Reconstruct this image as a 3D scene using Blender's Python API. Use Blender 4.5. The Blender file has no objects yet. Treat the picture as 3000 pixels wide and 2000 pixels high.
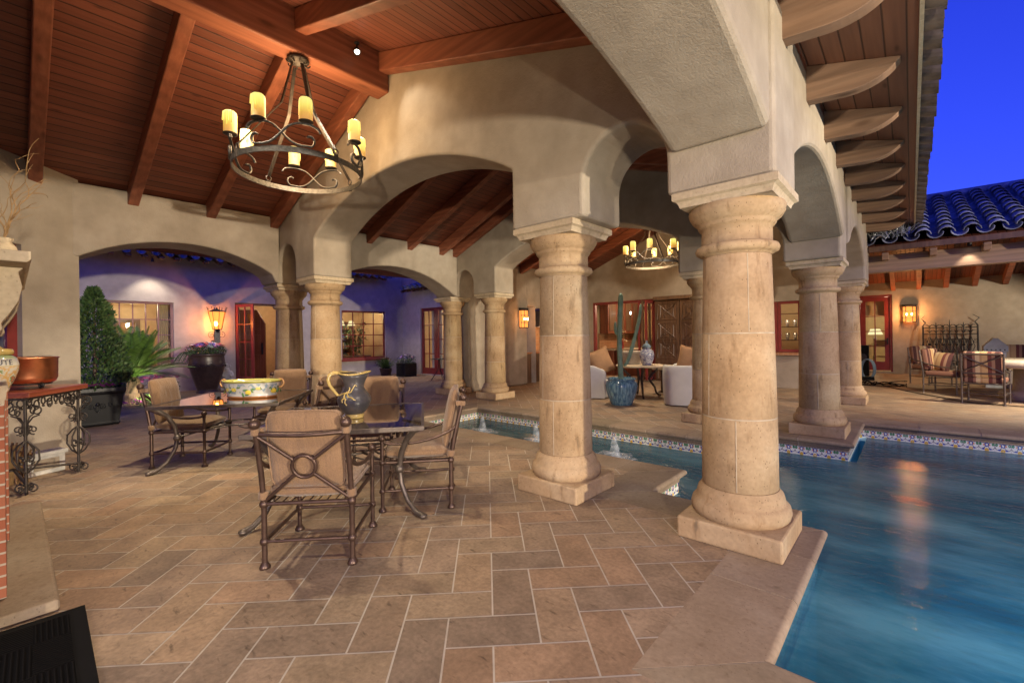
import bpy, math, random
from mathutils import Vector, Matrix
R = math.radians
random.seed(7)
scn = bpy.context.scene
COL = scn.collection

# ---------------------------------------------------------------- camera, sky, exposure
cd = bpy.data.cameras.new('camera'); cam = bpy.data.objects.new('camera', cd); COL.objects.link(cam)
cd.sensor_width = 36; cd.lens = 36 * 1310 / 3000; cd.shift_y = -15 / 3000; cd.clip_start = .05; cd.clip_end = 400
cam.location = (0, 0, 1.45)
cam.rotation_euler = (Matrix.Rotation(R(41.75), 3, 'Z') @ Matrix.Rotation(R(90), 3, 'X') @ Matrix.Rotation(R(-.8), 3, 'Z')).to_euler()
scn.camera = cam
w = bpy.data.worlds.new('World'); scn.world = w; w.use_nodes = True
nt = w.node_tree; nt.nodes.clear()
sky = nt.nodes.new('ShaderNodeTexSky'); sky.sky_type = 'NISHITA'; sky.sun_disc = False
sky.sun_elevation = R(3.0); sky.sun_rotation = R(150)
tint = nt.nodes.new('ShaderNodeMix'); tint.data_type = 'RGBA'; tint.blend_type = 'MULTIPLY'; tint.inputs[0].default_value = 1
tint.inputs[7].default_value = (.26, .42, 4.9, 1)
bgn = nt.nodes.new('ShaderNodeBackground'); bgn.inputs[1].default_value = .12
wo = nt.nodes.new('ShaderNodeOutputWorld')
nt.links.new(sky.outputs[0], tint.inputs[6]); nt.links.new(tint.outputs[2], bgn.inputs[0]); nt.links.new(bgn.outputs[0], wo.inputs[0])
scn.view_settings.view_transform = 'Standard'; scn.view_settings.look = 'None'
scn.view_settings.exposure = 0; scn.view_settings.gamma = 1
cy = scn.cycles
cy.max_bounces = 7; cy.diffuse_bounces = 3; cy.glossy_bounces = 3; cy.transmission_bounces = 4; cy.transparent_max_bounces = 12
cy.sample_clamp_indirect = 4; cy.caustics_reflective = False; cy.caustics_refractive = False

def lamp(kind, loc, power, col=(1, .78, .55), r=.05, to=None, cone=80, blend=.4, name='lamp_glow'):
    d = bpy.data.lights.new(name, kind); d.energy = power; d.color = col; d.shadow_soft_size = r
    o = bpy.data.objects.new(name, d); o.location = loc; COL.objects.link(o)
    if kind == 'SPOT':
        d.spot_size = R(cone); d.spot_blend = blend
        o.rotation_euler = (Vector(to) - Vector(loc)).to_track_quat('-Z', 'Y').to_euler()
    return o
WARM = (1, .74, .48); CREAM = (1, .86, .65)
# garden floodlight across the pool (throws the arch shadows) and spots along the ridge beam, only one with a visible head
lamp('SPOT', (20, .2, 1.65), 21000, CREAM, .26, (-6, 2.0, 1.6), 32, .5, 'garden_floodlight')
lamp('SPOT', (3.6, -5.0, 1.75), 2600, CREAM, .15, (-3.6, 3.2, 2.4), 52, .6, 'garden_floodlight')
lamp('SPOT', (9.5, 5.5, 2.6), 4200, CREAM, .15, (-2.5, 9.5, 1.4), 62, .6, 'garden_floodlight')
for x_, y_, p_, to_, cn_ in ((-4.72, 2.72, 170, (-4.4, 2.5, 0), 66), (-4.72, .6, 430, (-4.3, 1.5, 0), 72), (-5.25, 1.5, 720, (-7.2, 1.8, 0), 66), (-4.72, -.8, 260, (-2.2, 1.2, 0), 72), (-4.72, 5.5, 300, (-4.6, 5.6, 0), 78), (-4.72, 9.0, 420, (-4.2, 9.2, 0), 82), (-5.3, 12.0, 300, (-4.6, 12.6, .5), 90)):
    lamp('SPOT', (x_, y_, 4.62), p_, CREAM, .09, to_, cn_, .7, 'ridge_spot_and_fill')  # all but the first are added to brighten the floors
lamp('SPOT', (-.25, .6, 3.4), 300, CREAM, .06, (-.9, 1.9, 0), 95, .7, 'added_eave_fill')  # unseen spot added to warm the near coping and paving
lamp('SPOT', (2.2, 1.1, .25), 320, CREAM, .08, (-.95, 2.0, 2.9), 75, .7, 'added_uplight')  # added uplight without a fixture, warms the arch underside
lamp('SPOT', (-4.74, 2.74, 4.74), 48, CREAM, .03, (-4.15, 3.2, 3.75), 58, .7, 'ridge_spot_and_fill')
# unseen spots added to brighten the courtyard
for x_, y_, p_, to_ in ((-15.1, 1.0, 90, (-14.2, 1.4, 0)), (-9.4, 2.2, 520, (-11.3, 1.7, .1)), (-15.0, 4.6, 60, (-14.6, 4.4, 0)), (-14.6, 8.6, 130, (-14.6, 9.2, 0)), (-12.4, 10.1, 110, (-12.4, 9.4, 0))):
    lamp('SPOT', (x_, y_, 3.3), p_, CREAM, .06, to_, 95, .7, 'added_eave_fill')

# ---------------------------------------------------------------- mesh helpers
class MB:
    def __init__(s): s.v = []; s.f = []; s.sm = []; s.c = []; s.M = None
    def add(s, vs, fs, smooth=False, col=None):
        b = len(s.v)
        for p in vs:
            s.v.append(tuple(s.M @ Vector(p)) if s.M is not None else tuple(p))
        for f in fs:
            s.f.append([b + i for i in f]); s.sm.append(smooth); s.c.append(col)
        return s
    def box(s, c, d, rot=0, col=None):
        x, y, z = d[0] / 2, d[1] / 2, d[2] / 2; ca, sa = math.cos(rot), math.sin(rot)
        vs = []
        for sx, sy, sz in ((-1,-1,-1),(1,-1,-1),(1,1,-1),(-1,1,-1),(-1,-1,1),(1,-1,1),(1,1,1),(-1,1,1)):
            px, py = sx * x, sy * y
            vs.append((c[0] + px * ca - py * sa, c[1] + px * sa + py * ca, c[2] + sz * z))
        return s.add(vs, [(0,3,2,1),(4,5,6,7),(0,1,5,4),(1,2,6,5),(2,3,7,6),(3,0,4,7)], False, col)
    def rng(s, lo, hi, col=None):
        return s.box([(a + b) / 2 for a, b in zip(lo, hi)], [b - a for a, b in zip(lo, hi)], 0, col)
    def lathe(s, prof, c=(0, 0, 0), n=24, smooth=True, sx=1, sy=1, fn=None, col=None):
        vs = []; fs = []; k = len(prof)
        for i in range(n):
            a = 2 * math.pi * i / n
            for (r, z) in prof:
                q = fn(a, r, z) if fn else r
                vs.append((c[0] + q * math.cos(a) * sx, c[1] + q * math.sin(a) * sy, c[2] + z))
        for i in range(n):
            j = (i + 1) % n
            for m in range(k - 1):
                fs.append((i * k + m, j * k + m, j * k + m + 1, i * k + m + 1))
        s.add(vs, fs, smooth, col)
        if prof[0][0] > 1e-4: s.add([vs[i * k] for i in range(n)][::-1], [tuple(range(n))], False, col)
        if prof[-1][0] > 1e-4: s.add([vs[i * k + k - 1] for i in range(n)], [tuple(range(n))], False, col)
        return s
    def ball(s, c, r, n=10, sz=1, col=None):
        m = max(5, n // 2 + 1)
        return s.lathe([(max(0, r * math.sin(math.pi * i / m)), -r * sz * math.cos(math.pi * i / m)) for i in range(m + 1)], c, n, True, col=col)
    def tube(s, pts, r, n=8, closed=False, flat=None, up=None, caps=True, col=None):
        P = [Vector(p) for p in pts]; L = len(P); vs = []; fs = []
        rs = r if isinstance(r, (list, tuple)) else [r] * L
        prev = None
        for i, p in enumerate(P):
            if closed: t = P[(i + 1) % L] - P[i - 1]
            else: t = P[min(i + 1, L - 1)] - P[max(i - 1, 0)]
            if t.length < 1e-9: t = Vector((0, 0, 1))
            t.normalize()
            if up is not None: a = Vector(up) - t * t.dot(Vector(up))
            elif prev is None: a = t.orthogonal()
            else: a = prev - t * t.dot(prev)
            if a.length < 1e-6: a = t.orthogonal()
            a.normalize(); prev = a; b = t.cross(a)
            for k in range(n):
                th = 2 * math.pi * k / n + (math.pi / n if n == 4 else 0)
                ra, rb = (rs[i], rs[i]) if flat is None else (flat[0], flat[1])
                if n == 4: ra *= 1.4142; rb *= 1.4142
                vs.append(tuple(p + a * (ra * math.cos(th)) + b * (rb * math.sin(th))))
        for i in range(L if closed else L - 1):
            j = (i + 1) % L
            for k in range(n):
                m = (k + 1) % n
                fs.append((i * n + k, i * n + m, j * n + m, j * n + k))
        s.add(vs, fs, n > 4, col)
        if caps and not closed:
            s.add(vs[:n][::-1], [tuple(range(n))], False, col); s.add(vs[-n:], [tuple(range(n))], False, col)
        return s
    def prism(s, poly, fn, a, b, col=None, smooth=False):
        """poly: 2-D outline; fn(u, v, w) -> 3-D; extruded from w=a to w=b"""
        n = len(poly)
        vs = [fn(u, v, a) for u, v in poly] + [fn(u, v, b) for u, v in poly]
        s.add(vs, [tuple(range(n))[::-1], tuple(range(n, 2 * n))], False, col)
        s.add(vs, [(i, (i + 1) % n, n + (i + 1) % n, n + i) for i in range(n)], smooth, col)
        return s
    def build(s, name, mat, parent=None, bevel=0, seg=2, loc=None, sub=0, auto=False, weld=False):
        me = bpy.data.meshes.new(name); me.from_pydata(s.v, [], s.f); me.validate()
        if len(me.polygons) == len(s.sm): me.polygons.foreach_set('use_smooth', s.sm)
        if any(c is not None for c in s.c) and len(me.polygons) == len(s.c):
            at = me.color_attributes.new('Col', 'FLOAT_COLOR', 'CORNER'); k = 0
            for p in me.polygons:
                cc = s.c[p.index] or (1, 1, 1)
                for _ in p.loop_indices: at.data[k].color = (cc[0], cc[1], cc[2], 1); k += 1
        me.materials.append(mat)
        o = bpy.data.objects.new(name, me); COL.objects.link(o)
        if parent is not None: o.parent = parent
        if loc is not None: o.location = loc
        import bmesh
        bm = bmesh.new(); bm.from_mesh(me)
        if weld: bmesh.ops.remove_doubles(bm, verts=bm.verts, dist=1e-5)
        if weld or bevel: bmesh.ops.remove_doubles(bm, verts=bm.verts, dist=1e-5)
        bmesh.ops.recalc_face_normals(bm, faces=bm.faces)
        bm.to_mesh(me); bm.free()
        if bevel:
            m = o.modifiers.new('bevel', 'BEVEL'); m.width = bevel; m.segments = seg; m.limit_method = 'ANGLE'; m.angle_limit = R(40)
        if sub:
            m = o.modifiers.new('sub', 'SUBSURF'); m.levels = sub; m.render_levels = sub
        return o

def thing(name, label, cat, loc=(0, 0, 0), rz=0, group=None):
    o = bpy.data.objects.new(name, None); COL.objects.link(o); o.location = loc; o.rotation_euler = (0, 0, rz)
    o['label'] = label; o['category'] = cat
    if group: o['group'] = group
    return o
def tag(o, label, cat, group=None):
    o['label'] = label; o['category'] = cat
    if group: o['group'] = group
    return o
def struct(o): o['kind'] = 'structure'; return o
def dup(root, loc, rz=0, label=None, group=None, scale=None):
    r = root.copy(); COL.objects.link(r); r.location = loc; r.rotation_euler = (0, 0, rz)
    if scale: r.scale = (scale,) * 3
    if label: r['label'] = label
    if group: r['group'] = group
    for ch in list(root.children):
        c = ch.copy(); COL.objects.link(c); c.parent = r
        for g in list(ch.children):
            d = g.copy(); COL.objects.link(d); d.parent = c
    return r
def arc(cx, cz, r, a0, a1, n): return [(cx + r * math.cos(R(a0 + (a1 - a0) * i / n)), cz + r * math.sin(R(a0 + (a1 - a0) * i / n))) for i in range(n + 1)]
def segarch(x0, x1, zs, za, n=20):
    """points of a segmental arch from x0 to x1, springing at zs, crown at za"""
    h = (x1 - x0) / 2; g = za - zs; r = (h * h + g * g) / (2 * g); c = (x0 + x1) / 2; t = math.asin(min(1, h / r))
    return [(c + r * math.sin(-t + 2 * t * i / n), za - r + r * math.cos(-t + 2 * t * i / n)) for i in range(n + 1)]
def bez(p0, p1, p2, p3, n=10):
    a, b, c, d = map(Vector, (p0, p1, p2, p3)); o = []
    for i in range(n + 1):
        t = i / n; u = 1 - t; o.append(a * u**3 + b * 3 * u * u * t + c * 3 * u * t * t + d * t**3)
    return o
def spiral(c, r0, r1, a0, a1, n=16):
    """flat scroll in local (u, v)"""
    return [(c[0] + (r0 + (r1 - r0) * i / n) * math.cos(R(a0 + (a1 - a0) * i / n)), c[1] + (r0 + (r1 - r0) * i / n) * math.sin(R(a0 + (a1 - a0) * i / n))) for i in range(n + 1)]

# ---------------------------------------------------------------- materials
class NT:
    def __init__(s, name):
        s.m = bpy.data.materials.new(name); s.m.use_nodes = True; s.t = s.m.node_tree; s.t.nodes.clear()
        s.out = s.n('ShaderNodeOutputMaterial'); s.b = s.n('ShaderNodeBsdfPrincipled'); s.l(s.b.outputs[0], s.out.inputs[0])
        s.co = s.n('ShaderNodeTexCoord').outputs['Object']
    def n(s, t): return s.t.nodes.new(t)
    def l(s, a, b): s.t.links.new(a, b)
    def vec(s, scale=(1, 1, 1), rot=(0, 0, 0), src=None):
        m = s.n('ShaderNodeMapping'); s.l(src or s.co, m.inputs[0]); m.inputs['Scale'].default_value = scale; m.inputs['Rotation'].default_value = rot
        return m.outputs[0]
    def noise(s, sc, det=4, v=None, rough=.55):
        t = s.n('ShaderNodeTexNoise'); t.inputs['Scale'].default_value = sc; t.inputs['Detail'].default_value = det; t.inputs['Roughness'].default_value = rough
        s.l(v or s.co, t.inputs['Vector']); return t.outputs['Fac']
    def ramp(s, f, *st):
        r = s.n('ShaderNodeValToRGB'); e = r.color_ramp.elements
        while len(e) < len(st): e.new(.5)
        for k, (p, c) in enumerate(st):
            e[k].position = p; e[k].color = (*c, 1) if len(c) == 3 else c
        s.l(f, r.inputs[0]); return r.outputs[0]
    def math(s, op, a, b=None, c=None):
        m = s.n('ShaderNodeMath'); m.operation = op
        for i, x in enumerate((a, b, c)):
            if x is None: continue
            if isinstance(x, (int, float)): m.inputs[i].default_value = x
            else: s.l(x, m.inputs[i])
        return m.outputs[0]
    def mix(s, a, b, f=.5, mode='MIX'):
        m = s.n('ShaderNodeMix'); m.data_type = 'RGBA'; m.blend_type = mode
        for i, x in ((0, f), (6, a), (7, b)):
            if isinstance(x, (int, float)): m.inputs[i].default_value = x
            elif isinstance(x, tuple): m.inputs[i].default_value = (*x, 1)
            else: s.l(x, m.inputs[i])
        return m.outputs[2]
    def sep(s, v=None):
        x = s.n('ShaderNodeSeparateXYZ'); s.l(v or s.co, x.inputs[0]); return x.outputs
    def bump(s, h, st=.3, d=.01):
        b = s.n('ShaderNodeBump'); b.inputs['Strength'].default_value = st; b.inputs['Distance'].default_value = d; s.l(h, b.inputs['Height']); s.l(b.outputs[0], s.b.inputs['Normal'])
    def base(s, c):
        if isinstance(c, tuple): s.b.inputs['Base Color'].default_value = (*c, 1)
        else: s.l(c, s.b.inputs['Base Color'])
    def set(s, rough=.6, metal=0, spec=.5):
        if isinstance(rough, (int, float)): s.b.inputs['Roughness'].default_value = rough
        else: s.l(rough, s.b.inputs['Roughness'])
        s.b.inputs['Metallic'].default_value = metal; s.b.inputs['Specular IOR Level'].default_value = spec
        return s.m

def plain_(name, c):
    t = NT(name); a = t.noise(14, 4); t.base(t.ramp(a, (.3, tuple(x * .75 for x in c)), (.7, tuple(x * 1.15 for x in c)))); return t.set(.9, 0, .2)
def m_stucco(name, c1, c2, c3):
    t = NT(name); a = t.noise(.9, 5); b = t.noise(4.5, 4); g = t.noise(55, 4)
    col = t.ramp(a, (.32, c1), (.52, c2), (.7, c3)); col = t.mix(col, t.ramp(b, (.3, (.76, .74, .71)), (.7, (1.12, 1.1, 1.08))), .55, 'MULTIPLY')
    t.base(col); t.bump(t.math('ADD', t.math('MULTIPLY', t.noise(120, 3), .8), t.math('ADD', g, t.math('MULTIPLY', t.noise(7, 3), 1.1))), .5, .007); return t.set(.9, 0, .2)
STUCCO = m_stucco('stucco', (.295, .248, .192), (.365, .31, .245), (.425, .37, .30))
STUCCO_COOL = m_stucco('courtyard stucco', (.40, .36, .33), (.45, .41, .38), (.49, .45, .42))
def m_stone(name, c1, c2, c3, pits=1.0, vcol=False):
    t = NT(name); oi = t.n('ShaderNodeObjectInfo'); vm = t.n('ShaderNodeVectorMath'); vm.operation = 'MULTIPLY_ADD'; vm.inputs[1].default_value = (3.1, 2.3, 1.7)
    t.l(oi.outputs['Location'], vm.inputs[0]); t.l(t.co, vm.inputs[2]); t.co = vm.outputs[0]
    a = t.noise(2.2, 6); v = t.vec((9, 9, 2.2)); st = t.noise(1.6, 3, v)
    col = t.ramp(a, (.3, c1), (.52, c2), (.72, c3))
    col = t.mix(col, t.ramp(st, (.575, (1, 1, 1)), (.66, (.78, .73, .68)), (.75, (.34, .34, .36))), .6 * pits + .15, 'MULTIPLY')
    pit = t.n('ShaderNodeTexVoronoi'); pit.inputs['Scale'].default_value = 48; t.l(t.vec((1, 1, .6)), pit.inputs['Vector'])
    pd = t.ramp(pit.outputs['Distance'], (.08, (.42, .38, .34)), (.2, (1, 1, 1)))
    pm = t.ramp(t.noise(5, 3), (.40, (0, 0, 0)), (.52, (1, 1, 1)))
    col = t.mix(col, t.mix(col, pd, pits, 'MULTIPLY'), pm)
    col = t.mix(col, t.ramp(t.noise(34, 4), (.3, (.80, .78, .76)), (.68, (1.14, 1.12, 1.1))), .6, 'MULTIPLY')
    if vcol:
        vc = t.n('ShaderNodeVertexColor'); vc.layer_name = 'Col'; col = t.mix(col, vc.outputs[0], 1.0, 'MULTIPLY')
    t.base(col); t.bump(t.math('ADD', t.noise(60, 5), t.math('MULTIPLY', pit.outputs['Distance'], .6 * pits)), .12 + .16 * pits, .004); return t.set(.82, 0, .25)
STONE = m_stone('cantera stone', (.30, .20, .108), (.39, .272, .155), (.455, .345, .215)); DRUM = m_stone('cantera drum', (.29, .19, .10), (.39, .272, .155), (.455, .345, .215), 1.0, True)
MORTAR = plain_('pale mortar', (.40, .325, .23))
COPING = m_stone('coping stone', (.225, .168, .112), (.275, .21, .145), (.325, .26, .188), .5, True)
LIMESTONE = m_stone('limestone', (.42, .335, .225), (.48, .39, .27), (.53, .44, .32), .5)
HEARTH = m_stone('hearth slab', (.24, .18, .118), (.295, .226, .155), (.345, .277, .2), .6)
GREYSTONE = m_stone('grey carved stone', (.30, .25, .19), (.38, .32, .25), (.46, .40, .33))
def m_paving():
    t = NT('paving stone'); vc = t.n('ShaderNodeVertexColor'); vc.layer_name = 'Col'
    a = t.noise(5, 6); f = t.noise(38, 4)
    col = t.mix(vc.outputs[0], t.ramp(a, (.28, (.70, .67, .64)), (.72, (1.22, 1.18, 1.12))), .9, 'MULTIPLY')
    st = t.noise(1.3, 3, t.vec((7, 22, 7), (0, 0, R(38))))
    col = t.mix(col, t.ramp(st, (.62, (1, 1, 1)), (.69, (.64, .62, .60)), (.77, (.28, .28, .29))), .85, 'MULTIPLY')
    col = t.mix(col, t.ramp(f, (.3, (.72, .70, .68)), (.68, (1.14, 1.12, 1.1))), .85, 'MULTIPLY')
    t.base(col); t.bump(t.math('ADD', f, t.math('MULTIPLY', a, 2)), .4, .006)
    return t.set(t.math('MULTIPLY_ADD', a, .3, .45), 0, .35)
PAVING = m_paving()
t = NT('grout'); t.base(t.ramp(t.noise(8), (.3, (.42, .365, .29)), (.7, (.54, .48, .39)))); GROUT = t.set(.95)
def m_planks(name, c1, c2, axis, width, groove=.09, gl=.5, dark=.28):
    """boards running along Y (axis='X': split across X) with a dark v-joint"""
    t = NT(name); s = t.sep(); u = t.math('DIVIDE', s[axis], width); fl = t.math('FLOOR', u); fr = t.math('FRACT', u)
    wn = t.n('ShaderNodeTexWhiteNoise'); wn.noise_dimensions = '1D'; t.l(fl, wn.inputs['W'])
    sc = [30, 30, 30]; sc[1 - axis] = 1.6
    gr = t.noise(1.0, 5, t.vec(tuple(sc)))
    col = t.ramp(gr, (.25, c1), (.75, c2)); col = t.mix(col, t.ramp(wn.outputs[0], (0, (.74, .72, .70)), (1, (1.2, 1.16, 1.12))), .8, 'MULTIPLY')
    kn = t.n('ShaderNodeTexVoronoi'); kn.inputs['Scale'].default_value = 1.0
    ks = [6, 6, 6]; ks[1 - axis] = 1.6; t.l(t.vec(tuple(ks)), kn.inputs['Vector'])
    col = t.mix(col, t.ramp(kn.outputs['Distance'], (.05, (.35, .3, .28)), (.12, (1, 1, 1))), .8, 'MULTIPLY')
    ed = t.math('MINIMUM', fr, t.math('SUBTRACT', 1, fr)); g = t.ramp(ed, (groove * .35, (dark, dark, dark)), (groove, (1, 1, 1)))
    t.base(t.mix(col, g, 1.0, 'MULTIPLY')); t.bump(t.math('ADD', t.math('MULTIPLY', g, 2.0), t.math('MULTIPLY', gr, .15)), .5, .006); return t.set(gl, 0, .4)
CEIL = m_planks('red stained ceiling boards', (.155, .046, .027), (.235, .078, .045), 0, .105)
SOFFIT = m_planks('eave soffit boards', (.20, .085, .05), (.29, .13, .075), 0, .125, .06)
def m_wood(name, c1, c2, sc=(1.2, 14, 14), gl=.55, knots=True):
    t = NT(name); gr = t.noise(1.3, 6, t.vec(sc)); wv = t.n('ShaderNodeTexWave'); wv.inputs['Scale'].default_value = .5; wv.inputs['Distortion'].default_value = 7; wv.inputs['Detail'].default_value = 3
    wv.bands_direction = 'Z'; t.l(t.vec((sc[0] * .5, sc[1] * .5, sc[2] * .5)), wv.inputs['Vector'])
    col = t.ramp(gr, (.28, c1), (.72, c2)); col = t.mix(col, t.ramp(wv.outputs['Fac'], (.2, (.78, .76, .74)), (.8, (1.08, 1.06, 1.04))), .6, 'MULTIPLY')
    if knots:
        kn = t.n('ShaderNodeTexVoronoi'); kn.inputs['Scale'].default_value = 1; t.l(t.vec(tuple(1.2 if x < 3 else 3.5 for x in sc)), kn.inputs['Vector'])
        col = t.mix(col, t.ramp(kn.outputs['Distance'], (.05, (.4, .34, .3)), (.13, (1, 1, 1))), .7, 'MULTIPLY')
    t.base(col); t.bump(gr, .25, .006); return t.set(gl, 0, .4)
BEAM = m_wood('red stained beam', (.20, .06, .03), (.32, .115, .06), (14, 1.2, 14))
RAFTER = m_wood('red stained rafter', (.19, .055, .028), (.30, .105, .055))
TAIL = m_wood('weathered rafter tail', (.215, .128, .08), (.31, .195, .128))
RAMBEAM = m_wood('weathered eave beam', (.24, .15, .10), (.33, .22, .15))
DARKWOOD = m_wood('dark carved wood', (.075, .042, .024), (.18, .10, .055), (14, 14, 1.2), .38)
REDWOOD = m_wood('red brown door wood', (.12, .035, .018), (.24, .075, .035), (14, 14, 1.2), .4)
CHEST = m_wood('pale chest wood', (.28, .17, .08), (.42, .27, .13))
SLABWOOD = m_wood('polished red table top', (.17, .04, .02), (.30, .08, .04), (1.2, 14, 14), .3)
def plain(name, c, rough=.5, metal=0, var=.25, sc=6, spec=.5, bump=.0):
    t = NT(name); a = t.noise(sc, 4)
    t.base(t.ramp(a, (.3, tuple(x * (1 - var) for x in c)), (.7, tuple(min(1, x * (1 + var)) for x in c))))
    if bump: t.bump(t.noise(sc * 8, 3), bump, .004)
    return t.set(rough, metal, spec)
BRONZE = plain('brown bronze frame', (.085, .05, .036), .38, .55, .25, 20, .5, .06)
TABLEMETAL = plain('grey brown cast metal', (.12, .095, .078), .42, .6, .25, 25, .5, .15)
IRON = plain('hammered grey iron', (.13, .125, .12), .38, .85, .35, 40, .5, .35)
DARKIRON = plain('dark wrought iron', (.035, .033, .034), .5, .6, .3, 20, .5, .15)
RUSTIRON = plain('aged brown iron', (.06, .048, .04), .55, .5, .35, 25, .5, .2)
RED = plain('dark red painted frame', (.20, .028, .024), .4, 0, .15)
MAUVE = plain('painted window frame', (.26, .12, .12), .45, 0, .1)
BLACK = plain('black rubber', (.005, .005, .005), .85, 0, .25, 6, .15)
PLANTBLACK = plain('black planter', (.006, .0065, .009), .4, 0, .4, 12, .4, .2)
URNBROWN = plain('dark brown glazed urn', (.055, .033, .027), .35, 0, .35, 10, .5, .15)
CREAMW = plain('cream interior plaster', (.62, .45, .26), .8, 0, .08)
WHITEFAB = plain('white upholstery', (.62, .60, .56), .9, 0, .05, 5, .2, .1)
PILLOW = plain('tan pillow', (.30, .17, .09), .9, 0, .12, 6, .2, .1)
WHITECER = plain('white glazed ceramic', (.72, .70, .64), .2, 0, .06)
PLASTER = plain('old white plaster', (.58, .56, .52), .8, 0, .12, 14, .3, .3)
CARD = plain('whitewashed stone', (.60, .58, .54), .8, 0, .2, 14)
LAMPSHADE_C = (1, .83, .5)
def fabric():
    t = NT('brown canvas cushion'); s = t.sep()
    wv = t.math('MULTIPLY', t.math('SINE', t.math('MULTIPLY', s[0], 1500)), t.math('SINE', t.math('MULTIPLY', s[2], 1500)))
    a = t.noise(3, 3); f = t.noise(140, 3)
    col = t.ramp(a, (.3, (.205, .122, .066)), (.7, (.26, .16, .09))); col = t.mix(col, t.ramp(f, (.3, (.8, .8, .8)), (.7, (1.14, 1.14, 1.14))), .8, 'MULTIPLY')
    t.base(col); fold = t.noise(1, 3, t.vec((22, 22, 4)))
    t.bump(t.math('ADD', f, t.math('MULTIPLY', fold, 3.2)), .55, .009); t.b.inputs['Sheen Weight'].default_value = .25; return t.set(.95, 0, .15)
FABRIC = fabric()
def stripes():
    t = NT('red and tan striped cushion'); s = t.sep(); u = t.math('FRACT', t.math('MULTIPLY', s[0], 2.6))
    r = t.n('ShaderNodeValToRGB'); r.color_ramp.interpolation = 'CONSTANT'; e = r.color_ramp.elements
    st = ((0, (.46, .30, .14)), (.2, (.15, .05, .038)), (.34, (.28, .16, .10)), (.46, (.075, .03, .026)), (.66, (.24, .12, .08)), (.76, (.50, .38, .22)), (.92, (.36, .22, .11)))
    while len(e) < len(st): e.new(.5)
    for k, (p, c) in enumerate(st): e[k].position = p; e[k].color = (*c, 1)
    t.l(u, r.inputs[0]); t.base(r.outputs[0]); t.bump(t.noise(120), .3, .004); return t.set(.9, 0, .2)
STRIPE = stripes()
def glass(name, tint=(.9, .95, .92), refl=1.0, rough=.0):
    m = bpy.data.materials.new(name); m.use_nodes = True; nt = m.node_tree; nt.nodes.clear()
    o = nt.nodes.new('ShaderNodeOutputMaterial'); mx = nt.nodes.new('ShaderNodeMixShader'); tr = nt.nodes.new('ShaderNodeBsdfTransparent'); g = nt.nodes.new('ShaderNodeBsdfGlossy')
    tr.inputs[0].default_value = (*tint, 1); g.inputs['Roughness'].default_value = rough
    def M(op, a, b=None):
        q = nt.nodes.new('ShaderNodeMath'); q.operation = op
        for i, x in enumerate((a, b)):
            if x is None: continue
            if isinstance(x, (int, float)): q.inputs[i].default_value = x
            else: nt.links.new(x, q.inputs[i])
        return q.outputs[0]
    ge = nt.nodes.new('ShaderNodeNewGeometry'); dp = nt.nodes.new('ShaderNodeVectorMath'); dp.operation = 'DOT_PRODUCT'
    nt.links.new(ge.outputs['Normal'], dp.inputs[0]); nt.links.new(ge.outputs['Incoming'], dp.inputs[1])
    f = M('MULTIPLY', M('ADD', M('MULTIPLY', M('POWER', M('SUBTRACT', 1.0, M('ABSOLUTE', dp.outputs['Value'])), 5.0), .92), .06), refl)
    nt.links.new(f, mx.inputs[0]); nt.links.new(tr.outputs[0], mx.inputs[1]); nt.links.new(g.outputs[0], mx.inputs[2]); nt.links.new(mx.outputs[0], o.inputs[0])
    return m
GLASS = glass('window glass'); TABLEGLASS = glass('table glass', (.86, .91, .88), 1.8)
def emit(name, c, st):
    m = bpy.data.materials.new(name); m.use_nodes = True; nt = m.node_tree; nt.nodes.clear()
    o = nt.nodes.new('ShaderNodeOutputMaterial'); e = nt.nodes.new('ShaderNodeEmission'); e.inputs[0].default_value = (*c, 1); e.inputs[1].default_value = st
    nt.links.new(e.outputs[0], o.inputs[0]); return m
BULB = emit('lit bulb', (1, .9, .7), 14); SHADE = emit('lit lamp shade', (1, .80, .42), 1.3); 
def m_amber():
    m = emit('lit amber glass', (1, .33, .07), 2.4); nt = m.node_tree; e = [n for n in nt.nodes if n.type == 'EMISSION'][0]; o = [n for n in nt.nodes if n.type == 'OUTPUT_MATERIAL'][0]
    tr = nt.nodes.new('ShaderNodeBsdfTransparent'); tr.inputs[0].default_value = (1, .72, .45, 1); mx = nt.nodes.new('ShaderNodeMixShader'); mx.inputs[0].default_value = .5
    nt.links.new(e.outputs[0], mx.inputs[1]); nt.links.new(tr.outputs[0], mx.inputs[2]); nt.links.new(mx.outputs[0], o.inputs[0]); return m
AMBER = m_amber(); HOT = emit('amber bulb', (1, .50, .14), 70)
def candle_mat():
    t = NT('lit wax candle'); z = t.sep()[2]
    gl = t.ramp(z, (.0, (.40, .14, .02)), (.07, (.64, .33, .05)), (.14, (.84, .72, .13)), (.22, (.92, .88, .26)))
    t.base((.7, .6, .3)); t.l(gl, t.b.inputs['Emission Color']); t.b.inputs['Emission Strength'].default_value = 1.0; return t.set(.5)
CANDLE = candle_mat()
def leafmat(name, c1, c2):
    t = NT(name); oi = t.n('ShaderNodeVertexColor'); oi.layer_name = 'Col'
    t.base(t.mix(t.ramp(t.noise(6, 2), (.3, c1), (.7, c2)), oi.outputs[0], 1.0, 'MULTIPLY')); t.b.inputs['Subsurface Weight'].default_value = 0; return t.set(.5, 0, .4)
LEAF = leafmat('dark green leaves', (.05, .115, .04), (.115, .20, .075)); PALM = leafmat('palm fronds', (.085, .18, .035), (.17, .31, .075)); FERN = leafmat('fern leaves', (.07, .15, .03), (.14, .25, .06))
t = NT('petals'); vc = t.n('ShaderNodeVertexColor'); vc.layer_name = 'Col'; t.base(vc.outputs[0]); PETAL = t.set(.6)
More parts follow.
